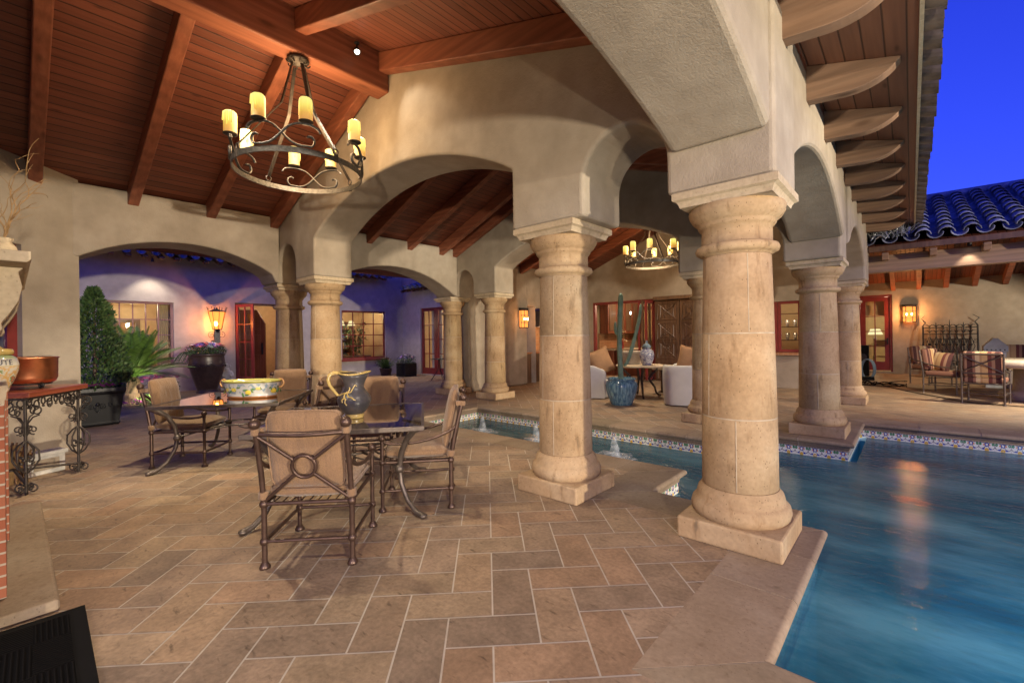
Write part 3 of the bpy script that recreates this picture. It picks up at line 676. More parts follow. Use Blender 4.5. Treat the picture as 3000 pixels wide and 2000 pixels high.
win = panel_bars(f1, 1.6, 3.1, .71, 2.55, .06, 5, 4, .026, MAUVE, 'window', house)
win2 = panel_bars(f1, 8.15, 10.0, .67, 2.5, .06, 4, 4, .028, RED, 'window', house)
MB().rng((CX - .02, 8.08, .60), (CX + .10, 10.07, .67)).build('sill', RED, win2)
fr = MB()
for a, b in ((4.65, 4.71), (5.96, 6.02)): fr.rng((CX - .2, a, .06), (CX - .06, b, 2.62))
fr.rng((CX - .2, 4.71, 2.56), (CX - .06, 5.96, 2.62)); fr.build('door_frame', DARKWOOD, house)
ha = math.atan2(.30, .55)
fl = lambda u, z, d: (CX + .02 + math.cos(ha) * u - math.sin(ha) * d, 4.68 + math.sin(ha) * u + math.cos(ha) * d, z)
leaf = panel_bars(fl, 0, .64, .10, 2.56, .085, 2, 4, .026, RED, 'door', house, -.025, .05, .22); 
# inner plank door, clipped top corners, swung into the room
wd_a = R(160); wfn = lambda u, v, w_: (CX - .75 + math.cos(wd_a) * u * 1 - math.sin(wd_a) * w_, 5.42 + math.sin(wd_a) * -u + math.cos(wd_a) * w_, v)
wd = MB().prism([(0, .1), (.98, .1), (.98, 2.0), (.66, 2.48), (0, 2.48)][::-1], lambda u, v, w_: (CX - 1.35 + w_ * .5 + u * .55, 5.2 + u * .62 - w_ * .8, v), -.03, .03).build('door', REDWOOD, house, .006)
pm = MB()
for z0, z1 in ((.32, .95), (1.08, 1.62), (1.76, 2.1)):
    pm.prism([(.16, z0), (.82, z0), (.82, z1), (.16, z1)], lambda u, v, w_: (CX - 1.35 + w_ * .5 + u * .55, 5.2 + u * .62 - w_ * .8, v), .031, .05)
pm.build('panel', REDWOOD, wd, .012)
MB().prism([(.86, .95), (.91, .95), (.91, 1.35), (.86, 1.35)], lambda u, v, w_: (CX - 1.35 + w_ * .5 + u * .55, 5.2 + u * .62 - w_ * .8, v), .031, .06).build('handle', DARKIRON, wd)
xs = [-14.5, -13.59, -12.68, -11.77, -10.86]
for a, b in zip(xs[:-1], xs[1:]): panel_bars(f2, a + .01, b - .01, .03, 2.6, .12, 2, 4, .028, RED, 'french_door', house, .06, .05, .24)
# dark tiled eave of the house with rafter tails
for k in range(34):
    y = -1.8 + k * .345; MB().prism([(0, 3.86), (.55, 3.66), (.6, 3.70), (.6, 3.74), (0, 3.96)], lambda u, v, w_: (CX + u, w_, v), y, y + .11).build('rafter_tail', DARKWOOD, house)
er = MB()
def barrel_rows(mb, fn, n, w, rows, rl, r0=.095, cap=True, jitter=.008):
    """clay barrel tiles: fn(u, s, h): u along the eave, s up the slope, h off the slope"""
    m = 7
    for i in range(n):
        for kind in (0, 1):
            uc = (i + .5 * kind) * w
            for k in range(rows):
                s0 = k * rl - .03; s1 = s0 + rl + .045; dj = random.uniform(-jitter, jitter); vs = []
                for s_, rr_, hh in ((s0, r0 * 1.0, .03), (s1, r0 * .82, .0)):
                    for th in (0, .013):
                        for q in range(m + 1):
                            a = math.pi * q / m; sg = 1 if kind else -1
                            vs.append(fn(uc + dj + (rr_ - th) * math.cos(a), s_, (.055 if kind else .075) + hh + sg * (rr_ - th) * math.sin(a) * .9))
                M = m + 1; kc = random.uniform(.6, 1.35)
                mb.add(vs, [f for q in range(m) for f in ((q, q + 1, 2 * M + q + 1, 2 * M + q), (q, M + q, M + q + 1, q + 1), (M + q, 3 * M + q, 3 * M + q + 1, M + q + 1))] + [(0, 2 * M, 3 * M, M), (m, M + m, 3 * M + m, 2 * M + m)], True, (kc, kc, kc))
    return mb
def m_bluetile(name='blue grey roof tile'):
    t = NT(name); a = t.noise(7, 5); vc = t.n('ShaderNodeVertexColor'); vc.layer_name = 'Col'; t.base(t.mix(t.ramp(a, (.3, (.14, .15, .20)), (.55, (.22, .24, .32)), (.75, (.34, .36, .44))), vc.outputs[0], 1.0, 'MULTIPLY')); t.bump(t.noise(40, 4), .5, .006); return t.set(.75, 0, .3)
BLUETILE = m_bluetile()  # blue grey mottle, tone varied per tile
barrel_rows(er, lambda u, s_, h: (CX + .62 - s_ * .95 + h * .3, -1.9 + u, 3.73 + s_ * .3 + h * .95), 40, .3, 3, .4).build('roof_tiles', BLUETILE, house)
er2 = barrel_rows(MB(), lambda u, s_, h: (CX + .9 + u, FY - .62 + s_ * .95 - h * .3, 3.30 + s_ * .3 + h * .95), 19, .3, 3, .4); er2.build('roof_tiles', BLUETILE, house)
for k in range(18): MB().prism([(0, 3.40), (.5, 3.22), (.56, 3.26), (.56, 3.30), (0, 3.50)], lambda u, v, w_: (w_, FY - u, v), CX + .7 + k * .345, CX + .8 + k * .345).build('rafter_tail', DARKWOOD, house)
# rooms behind the glass
def room(name, lo, hi, mat=CREAMW, open_face='x+'):
    x0, y0, z0 = lo; x1, y1, z1 = hi; mb = MB()
    F = {'x-': [(x0, y0, z0), (x0, y1, z0), (x0, y1, z1), (x0, y0, z1)], 'x+': [(x1, y0, z0), (x1, y1, z0), (x1, y1, z1), (x1, y0, z1)], 'y-': [(x0, y0, z0), (x1, y0, z0), (x1, y0, z1), (x0, y0, z1)],
         'y+': [(x0, y1, z0), (x1, y1, z0), (x1, y1, z1), (x0, y1, z1)], 'z-': [(x0, y0, z0), (x1, y0, z0), (x1, y1, z0), (x0, y1, z0)], 'z+': [(x0, y0, z1), (x1, y0, z1), (x1, y1, z1), (x0, y1, z1)]}
    for k, q in F.items():
        if k != open_face: mb.add(q, [(0, 1, 2, 3)])
    struct(MB().rng((x0 + .01, y0 + .01, z1 - .06), (x1 - .01, y1 - .01, z1 - .01)).build(name.replace('walls', 'ceiling'), CEIL))
    return struct(mb.build(name, mat))
room('living_room_walls', (-19.5, .6, .02), (-15.93, 4.3, 3.0)); room('entry_hall_walls', (-19.0, 4.32, .05), (-15.93, 7.2, 3.1)); room('dining_room_walls', (-19.0, 7.3, .02), (-15.93, 10.7, 2.95))
room('family_room_walls', (-14.9, 11.03, .02), (-10.4, 14.5, 2.9), CREAMW, 'y-')
lamp('POINT', (-17.6, 2.4, 2.5), 120, WARM, .15, name='room_light'); lamp('POINT', (-17.2, 6.4, 2.7), 60, WARM, .12, name='room_light'); lamp('POINT', (-17.3, 9.0, 2.6), 120, WARM, .15, name='room_light'); lamp('POINT', (-12.6, 12.6, 2.5), 110, WARM, .15, name='room_light')
def table_lamp(loc, label, h=.6, r=.17):
    t = thing('table_lamp', label, 'lamp', loc)
    MB().lathe([(.09, 0), (.09, .02), (.03, .05), (.05, .16), (.065, .24), (.03, .34), (.012, h - .2), (.012, h - .12)], n=14).build('lamp_base', WHITECER, t)
    MB().lathe([(r, h - .22), (r * .62, h)], n=18).build('lamp_shade', SHADE, t); return t
for k, (y, lb) in enumerate(((8.38, 'white shaded chandelier lamp in the far courtyard window, left of three'), (8.84, 'white shaded chandelier lamp in the far courtyard window, middle of three'), (9.28, 'white shaded chandelier lamp in the far courtyard window, right of three'))):
    t = thing('candelabra_lamp', lb, 'lamp', (-17.1, y, 1.98), 0, 'shaded lamps in the dining room')
    MB().lathe([(.15, .0), (.08, .19)], n=16).build('lamp_shade', SHADE, t); MB().tube([(0, 0, .02), (0, 0, -.12), (.05, 0, -.2), (.12, .1, -.24)], .012, 6).build('arm', TABLEMETAL, t)
def stalky(name, label, cat, loc, h, n, mat, seed, leaf=.16):
    t = thing(name, label, cat, loc); r_ = random.Random(seed); lf = MB(); st = MB()
    for i in range(n):
        a = r_.uniform(0, 6.28); L = r_.uniform(.5, 1) * h; b = Vector((r_.uniform(-.1, .1), r_.uniform(-.1, .1), .3)); e = b + Vector((math.cos(a) * .28 * h, math.sin(a) * .28 * h, L))
        m_ = (b + e) / 2 + Vector((0, 0, .12)); ps = [b, m_, e]; st.tube(ps, .006, 4)
        for k in range(14):
            p = b.lerp(e, r_.uniform(.3, 1)) + Vector((r_.uniform(-.06, .06), r_.uniform(-.06, .06), 0)); d = Vector((r_.uniform(-1, 1), r_.uniform(-1, 1), r_.uniform(-.7, .3))).normalized(); s_ = d.cross(Vector((0, 0, 1))).normalized() * leaf * .16
            lf.add([p, p + d * leaf * .5 + s_, p + d * leaf, p + d * leaf * .5 - s_], [(0, 1, 2, 3)], False, (r_.uniform(.5, 1.2),) * 3)
    lf.build('leaves', mat, t); st.build('stems', DARKWOOD, t)
    MB().lathe([(.12, 0), (.16, .28), (.17, .3), (.14, .3), (.13, .26)], n=18).build('pot', URNBROWN, t); return t
stalky('potted_bamboo', 'leafy potted bamboo behind the far courtyard window', 'plant', (-17.3, 9.55, .35), 1.7, 16, LEAF, 11, .26)
tag(MB().lathe([(.02, .0), (.12, .03), (.03, .1), (.05, .3), (.1, .5), (.13, .62)], (-16.5, 8.3, .72), 16).build('flower_vase', WHITECER), 'white vase inside the far courtyard window, below the lamps', 'vase')
tbl = thing('dining_room_table', 'dark table behind the far courtyard window', 'table', (-17.0, 8.8, 0)); MB().box((0, 0, .73), (1.0, 2.0, .05)).build('table_top', DARKWOOD, tbl)
for sx in (-.4, .4):
    for sy in (-.8, .8): MB().box((sx, sy, .36), (.07, .07, .7)).build('leg', DARKWOOD, tbl)
fb = MB(); rb_ = random.Random(9)
for i in range(60): fb.add([(lambda c, d: tuple(c))(Vector((rb_.gauss(0, .12), rb_.gauss(0, .16), rb_.uniform(.02, .38))), 0) for _ in range(3)], [(0, 1, 2)], False, rb_.choice([(.7, .68, .6), (.7, .66, .5), (.12, .14, .5), (.1, .2, .06)]))
tag(fb.build('flower_bunch', PETAL, None, loc=(-16.5, 8.3, 1.3)), 'white and blue flowers in the vase inside the far courtyard window', 'flowers')
pic = thing('wall_mirror', 'tall dark framed mirror glimpsed through the left courtyard window', 'mirror', (-19.44, 2.1, .5)); MB().rng((0, -.8, 0), (.06, -.68, 1.7)).rng((0, .68, 0), (.06, .8, 1.7)).rng((0, -.68, 1.58), (.06, .68, 1.7)).rng((0, -.68, 0), (.06, .68, .1)).build('frame', DARKWOOD, pic)
MB().rng((.01, -.68, .1), (.03, .68, 1.58)).build('mirror_glass', plain('mirror', (.6, .5, .4), .08, .9), pic)
table_lamp((-18.6, 2.45, .95), 'glowing table lamp in the left courtyard window', .5, .15)
ar = thing('room_archway', 'dark arched doorway deep inside the left courtyard window', 'archway', (-19.45, 1.2, .03)); MB().prism([(-.45, 0), (.45, 0), (.45, 1.7)] + arc(0, 1.7, .45, 0, 180, 12)[1:], lambda u, v, w_: (w_, u, v), 0, .05).build('opening', DARKWOOD, ar)
bsh = thing('bookcase', 'dark bookcase glimpsed in the far courtyard window', 'bookcase', (-18.75, 9.4, .03)); MB().rng((-.15, -.7, 0), (.15, .7, .06)).rng((-.15, -.7, 2.1), (.15, .7, 2.16)).rng((-.15, -.74, 0), (.15, -.7, 2.16)).rng((-.15, .7, 0), (.15, .74, 2.16)).rng((-.17, -.74, 0), (-.15, .74, 2.16)).build('case', DARKWOOD, bsh)
for z_ in (.5, .95, 1.4, 1.8):
    MB().rng((-.14, -.69, z_), (.15, .69, z_ + .03)).build('shelf', DARKWOOD, bsh)
    bk = MB(); rbk = random.Random(int(z_ * 100)); y_ = -.66
    while y_ < .6:
        tk = rbk.uniform(.025, .06); bk.rng((-.1, y_, z_ + .031), (.1, y_ + tk * .92, z_ + rbk.uniform(.2, .32)), rbk.choice([(.3, .08, .05), (.12, .16, .2), (.4, .3, .15), (.1, .14, .08), (.25, .2, .16)])); y_ += tk
    bk.build('books', PAINT, bsh)
sdt = thing('console_cabinet', 'pale wooden cabinet under the lamp in the left courtyard window', 'cabinet', (-18.7, 2.4, .02)); MB().box((0, 0, .46), (.5, 1.5, .92)).build('body', CHEST, sdt, .01); MB().box((.01, 0, .935), (.56, 1.6, .03)).build('top', CHEST, sdt)
cu = MB()
for k in range(18):
    y = 2.82 + k * .022; cu.tube([(-16.25 - .02 * (k % 2), y, .1), (-16.25 - .02 * (k % 2), y, 2.6)], .018, 6)
tag(cu.build('curtain', CREAMW), 'gathered cream curtain at the right side of the left courtyard window', 'curtain')
cz = thing('dome_top_chest', 'pale wooden dome-topped chest inside the open courtyard door', 'chest', (-17.6, 5.35, .05))
MB().box((0, 0, .42), (.6, .95, .84)).build('body', CHEST, cz, .02); MB().prism(arc(0, .84, .3, 0, 180, 12), lambda u, v, w_: (u, w_, v), -.475, .475, smooth=True).build('lid', CHEST, cz); MB().rng((.301, -.2, .62), (.32, .2, .66)).build('handle', DARKIRON, cz)
for xa, nn, lb in ((-14.25, 9, 'pale gathered curtain inside the leftmost red french door'), (-11.35, 5, 'pale gathered curtain inside the rightmost red french door')):
    dc = MB()
    for i in range(nn): dc.tube([(xa + i * .07, 11.22 + .03 * (i % 2), .05), (xa + i * .07, 11.22 + .03 * (i % 2), 2.65)], .034, 6)
    tag(dc.build('curtain', WHITEFAB), lb, 'curtain')

# ---------------------------------------------------------------- west wall, back wall and kitchen of the far loggia
ww = MB(); ww.rng((-9.3, 8.003, 0), (-8.66, 10.4, 4.2)); ww.rng((-9.3, 10.4, 2.35), (-8.66, 13.5, 4.2)); tag(ww.build('side_wall', STUCCO, None, .05, 3), 'stucco wall carrying the glowing scrollwork lantern', 'wall')
BY = 13.5
f3 = lambda u, z, d: (u, BY + d, z)
bw_ = thing('kitchen_wall', 'stucco back wall of the far loggia with the red framed kitchen opening and window', 'wall')
mb = MB(); wall_grid(f3, -9.3, -1.3, 0, 5.2, [(-8.26, -6.0, .02, 2.57), (-3.7, -2.1, .93, 2.27)], .25, mb); mb.build('stucco', STUCCO, bw_)
mb = MB(); mb.rng((-8.26, BY + .02, 0), (-8.18, BY + .14, 2.57)); mb.rng((-6.08, BY + .02, 0), (-6.0, BY + .14, 2.57)); mb.rng((-8.18, BY + .02, 2.49), (-6.08, BY + .14, 2.57)); mb.build('opening_frame', RED, bw_)
for k in range(3):
    an_ = R(98 + 4 * k); bx_, by_ = -6.1 - .12 * k, BY + .05
    fb_ = lambda u, z, d, bx_=bx_, by_=by_, an_=an_: (bx_ + math.cos(an_) * -u * .2 + d, by_ - u, z)
    panel_bars(fb_, 0, .62, .05, 2.5, .08, 1, 1, .02, RED if k != 1 else DARKWOOD, 'folding_door', bw_, 0, .05)
for a, b in ((-3.7, -3.17), (-3.17, -2.64), (-2.64, -2.1)): panel_bars(f3, a + .005, b - .005, .94, 2.27, .07, 1, 1, .02, RED, 'window', bw_, .05, .06)
def m_tilegrid(name, c1, c2, s_=.11):
    t = NT(name); b = t.n('ShaderNodeTexBrick'); b.offset = 0; b.inputs['Scale'].default_value = 1; b.inputs['Brick Width'].default_value = s_; b.inputs['Row Height'].default_value = s_; b.inputs['Mortar Size'].default_value = .004
    b.inputs['Color1'].default_value = (*c1, 1); b.inputs['Color2'].default_value = (*c2, 1); b.inputs['Mortar'].default_value = (.45, .36, .25, 1)
    x = t.sep(); cb = t.n('ShaderNodeCombineXYZ'); t.l(t.math('ADD', x[0], x[1]), cb.inputs[0]); t.l(x[2], cb.inputs[1]); t.l(cb.outputs[0], b.inputs['Vector']); t.base(b.outputs[0]); return t.set(.3)
TERRA = m_tilegrid('terracotta tiles', (.30, .12, .05), (.38, .17, .075))
MB().rng((-3.8, BY - .12, .86), (-2.0, BY + .2, .93)).build('counter', TERRA, bw_)
room('kitchen_walls', (-8.5, BY + .26, .02), (-1.35, 17.0, 2.95), CREAMW, 'y-'); lamp('POINT', (-6.8, 15.0, 2.6), 130, WARM, .12, name='room_light'); lamp('POINT', (-2.9, 15.2, 2.6), 45, WARM, .12, name='room_light')
kc = thing('kitchen_cabinets', 'red brown kitchen cabinets seen through the red framed opening', 'cabinet', (-6.6, 16.6, 0))
for k in range(5):
    MB().rng((-1.6 + k * .62, 0, 1.45), (-1.0 + k * .62, .35, 2.55)).build('upper_cabinet', REDWOOD, kc, .01)
    MB().rng((-1.5 + k * .62, -.015, 1.56), (-1.1 + k * .62, .0, 2.44)).build('door', DARKWOOD, kc, .008)
MB().rng((-1.7, -.3, 0), (1.7, .35, .88)).build('base_cabinet', REDWOOD, kc, .01); MB().rng((-1.75, -.36, .882), (1.75, .36, .93)).build('counter', LIMESTONE, kc); MB().rng((-1.7, .36, .94), (1.7, .39, 1.45)).build('backsplash', TERRA, kc)
ks = thing('kitchen_cabinets', 'red brown cabinet run along the left wall of the lit kitchen', 'cabinet', (-8.46, 15.4, 0))
for k in range(4): 
    MB().rng((0, -1.1 + k * .62, 1.5), (.34, -.5 + k * .62, 2.75)).build('upper_cabinet', REDWOOD, ks, .01); MB().rng((.342, -1.02 + k * .62, 1.6), (.36, -.58 + k * .62, 2.65)).build('door', DARKWOOD, ks, .008)
MB().rng((0, -1.2, 0), (.6, 1.5, .9)).build('base_cabinet', REDWOOD, ks, .01); MB().rng((0, -1.22, .902), (.64, 1.5, .95)).build('counter', LIMESTONE, ks); MB().rng((0, -1.2, .952), (.02, 1.5, 1.5)).build('backsplash', TERRA, ks)
isl = thing('kitchen_island', 'red brown kitchen island behind the loggia opening', 'cabinet', (-7.3, 14.7, 0)); MB().rng((-.9, -.35, 0), (.9, .35, .9)).build('body', REDWOOD, isl, .01); MB().rng((-1, -.42, .902), (1, .42, .95)).build('counter', LIMESTONE, isl)
oven = thing('cooker_hood', 'pale wooden cooker hood in the lit kitchen', 'hood', (-7.4, 16.35, 1.2)); MB().prism([(-.5, 0), (.5, 0), (.42, .6), (.42, 1.2), (-.42, 1.2), (-.42, .6)], lambda u, v, w_: (u, w_, v), 0, .5).build('hood', CHEST, oven, .02)
fv = MB(); rb_ = random.Random(4)
for i in range(90):
    c = Vector((rb_.gauss(0, .1), rb_.gauss(0, .1), rb_.uniform(.0, .42))); fv.add([c + Vector((rb_.uniform(-.06, .06),) * 1 + (rb_.uniform(-.06, .06), rb_.uniform(-.05, .05))) for _ in range(3)], [(0, 1, 2)], False, rb_.choice([(.75, .66, .45), (.7, .6, .4), (.5, .12, .05), (.1, .16, .05)]))
tag(fv.build('flower_bunch', PETAL, None, loc=(-7.75, 14.6, 1.22)), 'cream and orange flowers on the kitchen island', 'flowers'); tag(MB().lathe([(.06, 0), (.08, .1), (.05, .3), (.07, .33)], (-7.75, 14.6, .955), 14).build('flower_vase', plain('red vase', (.4, .05, .04), .3)), 'red vase on the kitchen island', 'vase')
for k, (x, lb) in enumerate(((-7.75, 'lit candle bulb of the kitchen light, left one'), (-7.42, 'lit candle bulb of the kitchen light, right one'))):
    kl = thing('candle_lamp', lb, 'lamp', (x, 15.3, 2.15), 0, 'bulbs of the kitchen light'); MB().ball((0, 0, .1), .035, 10, 1.5).build('bulb', BULB, kl); MB().tube([(0, 0, .05), (0, 0, -.05), (.1, 0, -.1)], .012, 6).build('arm', DARKIRON, kl)
tbl_ = table_lamp((-5.9 - .45, 15.9, .95), 'small lamp glowing at the right side of the kitchen opening', .45, .13)
gs = thing('glass_shelf', 'shelf of glassware behind the red framed bar window', 'shelf', (-2.7, 15.6, 1.2))
for z in (0, .4, .8): MB().rng((-.8, 0, z), (.8, .3, z + .03)).build('shelf_board', DARKWOOD, gs)
for z in (.03, .43):
    for k in range(8): MB().lathe([(.035, 0), (.04, .02), (.06, .2), (.055, .2), (.03, .03)], (-.7 + k * .2, .12, z), 10).build('glass', plain('glassware', (.6, .55, .5), .1, .4), gs)
# carved double gate
gate = thing('carved_double_door', 'dark carved wooden double door with raised diamond panels in the far loggia', 'door', (-5.35, 13.46, 0))
MB().rng((-.66, -.12, 2.5), (.95, .02, 2.62)).build('lintel', DARKWOOD, gate, .015)
for sx, nm in ((-.62, 'door_leaf'), (.17, 'door_leaf')):
    lf = MB().rng((sx, -.06, .02), (sx + .77, .0, 2.48)).build(nm, DARKWOOD, gate, .006)
    cv = MB(); cx = sx + .385
    for z0 in (.1, .72, 1.30, 1.9):
        h = .5; cz_ = z0 + h / 2; y_ = -.066
        cv.tube([(cx - .3, y_, z0), (cx + .3, y_, z0), (cx + .3, y_, z0 + h), (cx - .3, y_, z0 + h)], .014, 4, True); cv.tube([(cx - .27, y_, z0 + h - .03), (cx + .27, y_, z0 + .03)], .010, 4); cv.tube([(cx - .27, y_, z0 + .03), (cx + .27, y_, z0 + h - .03)], .010, 4)
        for q in (-1, 1): cv.tube([(cx + q * .2, y_, cz_ + v * q) for v in (-.18, .18)], .010, 4); cv.tube([(cx + q * .12 + .07 * math.cos(a * .6), y_, cz_ + q * .15 + .07 * math.sin(a * .6)) for a in range(9)], .009, 5)
    cv.tube([(cx + .12 * math.cos(a * .524), -.08, 1.26 + .12 * math.sin(a * .524)) for a in range(12)], .014, 6, True)
    for z0 in (.1, .72, 1.30, 1.9):
        for q in (-1, 1):
            for v in (-1, 1): cv.tube([(cx + q * (.10 + .06 * math.cos(a_ * .7)), -.066, z0 + .25 + v * (.12 + .06 * math.sin(a_ * .7))) for a_ in range(8)], .008, 5)
        cv.tube([(cx + .07 * math.cos(a_ * .524), -.068, z0 + .25 + .07 * math.sin(a_ * .524)) for a_ in range(12)], .011, 5, True)
    cv.build('raised_carving', DARKWOOD, lf)
# barbecue counter in the side bay
bq = thing('barbecue_counter', 'dark cabinet and orange tiled splashback just right of the wall lantern', 'counter', (-9.4, 11.9, 0))
MB().rng((-.1, -1.4, 0), (.55, 1.5, .9)).build('cabinet', DARKWOOD, bq, .01); MB().rng((-.12, -1.42, .902), (.6, 1.52, .95)).build('counter', TERRA, bq); MB().rng((-.2, -1.45, .96), (-.12, 1.55, 1.95)).build('splashback', m_tilegrid('orange tiles', (.5, .2, .07), (.58, .26, .1)), bq)
MB().prism([(-.5, 1.75), (.5, 1.75), (.3, 2.3), (-.3, 2.3)], lambda u, v, w_: (w_, u, v), -.1, .5).build('hood', TABLEMETAL, bq, .02)
lamp('POINT', (-9.0, 11.4, 1.65), 16, WARM, .05, name='hood_light')

# ---------------------------------------------------------------- dining chairs and tables
def ballring(mb, x, y, z, r=.027): mb.ball((x, y, z), r, 10)
def make_dining_chair(label, loc, rz, group):
    """faces local +y; origin on the floor under the seat centre"""
    t = thing('dining_chair', label, 'chair', loc, rz, group)
    hw, fy, ry = .272, .285, -.285
    fin = lambda x, y, z: None
    for sx in (-1, 1):
        m = MB(); x = sx * hw
        m.tube([(x, fy, .02), (x, fy, .585)], .0155, 10).lathe([(.0, 0), (.033, .002), (.034, .012), (.024, .03), (.0155, .04)], (x, fy, 0), 12)
        for z in (.17, .408): ballring(m, x, fy, z)
        m.ball((x, fy, .612), .031, 12); m.build('leg', BRONZE, t)
        m = MB(); m.tube([(x, ry, .02), (x, ry, .41), (x, ry - .035, .62), (x, ry - .10, .885)], .0175, 10).lathe([(.0, 0), (.033, .002), (.034, .012), (.024, .03), (.0175, .04)], (x, ry, 0), 12)
        for z in (.17, .408): ballring(m, x, ry, z, .029)
        m.ball((x, ry - .112, .935), .036, 14); m.tube([(x, ry - .10, .88), (x, ry - .112, .92)], .014, 8); m.build('leg', BRONZE, t)
        a = MB(); a.tube(bez((x, ry - .055, .70), (x, ry + .05, .60), (x, fy - .22, .53), (x, fy - .02, .575), 14), .0135, 8); a.build('armrest', BRONZE, t)
    b = MB(); R3 = lambda x, z: (x, ry - .10 * max(0, (z - .41)) / .475 - .0, z)
    b.tube([R3(-hw, .872), (-hw / 2, ry - .115, .866), (0, ry - .12, .862), (hw / 2, ry - .115, .866), R3(hw, .872)], .0155, 8)
    cz = .655; rr_ = .072
    b.tube([(rr_ * math.cos(a * math.pi / 12), R3(0, cz + rr_ * math.sin(a * math.pi / 12))[1] - .012, cz + rr_ * math.sin(a * math.pi / 12)) for a in range(24)], .0125, 8, True)
    for sx in (-1, 1):
        for z0 in (.855, .43):
            e = Vector((sx * .262, 0, z0)); c = Vector((0, 0, cz)); d = (e - c).normalized(); s0 = c + d * (rr_ + .004)
            b.tube([(s0.x, R3(0, s0.z)[1] - .012, s0.z), (e.x, R3(0, e.z)[1] - .004, e.z)], .0115, 8)
    b.build('back_frame', BRONZE, t)
    s = MB()
    for y in (fy, ry): s.tube([(-hw, y, .408), (hw, y, .408)], .0135, 8)
    for sx in (-1, 1): s.tube([(sx * hw, ry, .408), (sx * hw, fy, .408)], .0135, 8)
    for k in range(9): x = -.22 + k * .055; s.tube([(x, ry + .01, .412), (x, fy - .01, .412)], .004, 5)
    s.build('seat_frame', BRONZE, t)
    s = MB(); 
    for a, c in (((-hw, ry), (hw, ry)), ((-hw, ry), (-hw, fy)), ((hw, ry), (hw, fy)), ((-hw, fy), (hw, fy))): s.tube([(*a, .17), (*c, .17)], .0125, 8)
    s.build('stretcher', BRONZE, t)
    def cushion(name, cx, cy_, cz_, lx, ly, lz, rx):
        n = 10; vs = []; fs = []; mb = MB()
        def sup(u): return max(0, 1 - abs(u) ** 5) ** .5
        for face in (1, -1):
            for i in range(n + 1):
                for j in range(n + 1):
                    u = -1 + 2 * i / n; v = -1 + 2 * j / n
                    puff = sup(u) * sup(v); wr = .006 * math.sin(9 * u + 3 * v) * (1 - abs(v)) 
                    p = Vector((lx / 2 * u * (1 - .03 * v * v), ly / 2 * v * (1 - .03 * u * u), face * lz / 2 * (.28 + .72 * puff) + wr * face))
                    p.rotate(Matrix.Rotation(rx, 3, 'X')); vs.append((cx + p.x, cy_ + p.y, cz_ + p.z))
        N = n + 1; o = N * N
        for i in range(n):
            for j in range(n):
                a = i * N + j; fs.append((a, a + N, a + N + 1, a + 1)); fs.append((o + a, o + a + 1, o + a + N + 1, o + a + N))
        for i in range(n):
            fs += [(i * N, o + i * N, o + (i + 1) * N, (i + 1) * N), (i * N + n, (i + 1) * N + n, o + (i + 1) * N + n, o + i * N + n), (i, i + 1, o + i + 1, o + i), (n * N + i, o + n * N + i, o + n * N + i + 1, n * N + i + 1)]
        mb.add(vs, fs, True); ob = mb.build(name, FABRIC, t, sub=1)
        pp = []
        for k in range(48):
            th = 2 * math.pi * k / 48; c_, s_ = math.cos(th), math.sin(th); q = (abs(c_) ** 8 + abs(s_) ** 8) ** (-1 / 8); p = Vector((lx / 2 * q * c_ * .985, ly / 2 * q * s_ * .985, lz * .16)); p.rotate(Matrix.Rotation(rx, 3, 'X')); pp.append((cx + p.x, cy_ + p.y, cz_ + p.z))
        MB().tube(pp, .0055, 6, True).build('piping', FABRIC, ob); return ob
    cs = cushion('seat_cushion', 0, .0, .472, .53, .56, .115, 0)
    cb = cushion('back_cushion', 0, ry + .0, .75, .47, .53, .10, R(101))
    for sx in (-1, 1):
        MB().lathe([(.027, 0), (.031, .005), (.031, .045), (.027, .05)], (sx * hw, ry, .44), 12).build('tie_strap', FABRIC, cs)
        MB().lathe([(.022, 0), (.026, .006), (.024, .04), (.02, .045)], (sx * hw, ry - .105, .865), 12).rng((sx * .26 - .03, ry - .09, .87), (sx * .26 + .03, ry - .05, .905)).build('tie_strap', FABRIC, cb)
    return t
DG = 'bronze dining chairs with brown cushions'
ch = make_dining_chair('bronze dining chair nearest the camera, its ringed cross back turned to us', (-3.1, 1.455, 0), R(136.5 - 90), DG)
for (x, y, a, lb) in ((-3.33, 2.45, 229, 'bronze dining chair seen from its side at the right of the near table'), (-6.48, 1.45, 47, 'bronze dining chair at the left end, beside the planter and the left glass table'),
                      (-6.68, 2.57, -39, 'bronze dining chair behind the lemon bowl, in front of the half shadowed column'), (-5.60, 2.46, 207, 'bronze dining chair with its cross back seen behind the pitcher handle'),
                      (-4.36, 2.62, -40, 'bronze dining chair behind the near table, just right of the dark pitcher')):
    dup(ch, (x, y, 0), R(a - 90), lb, DG)
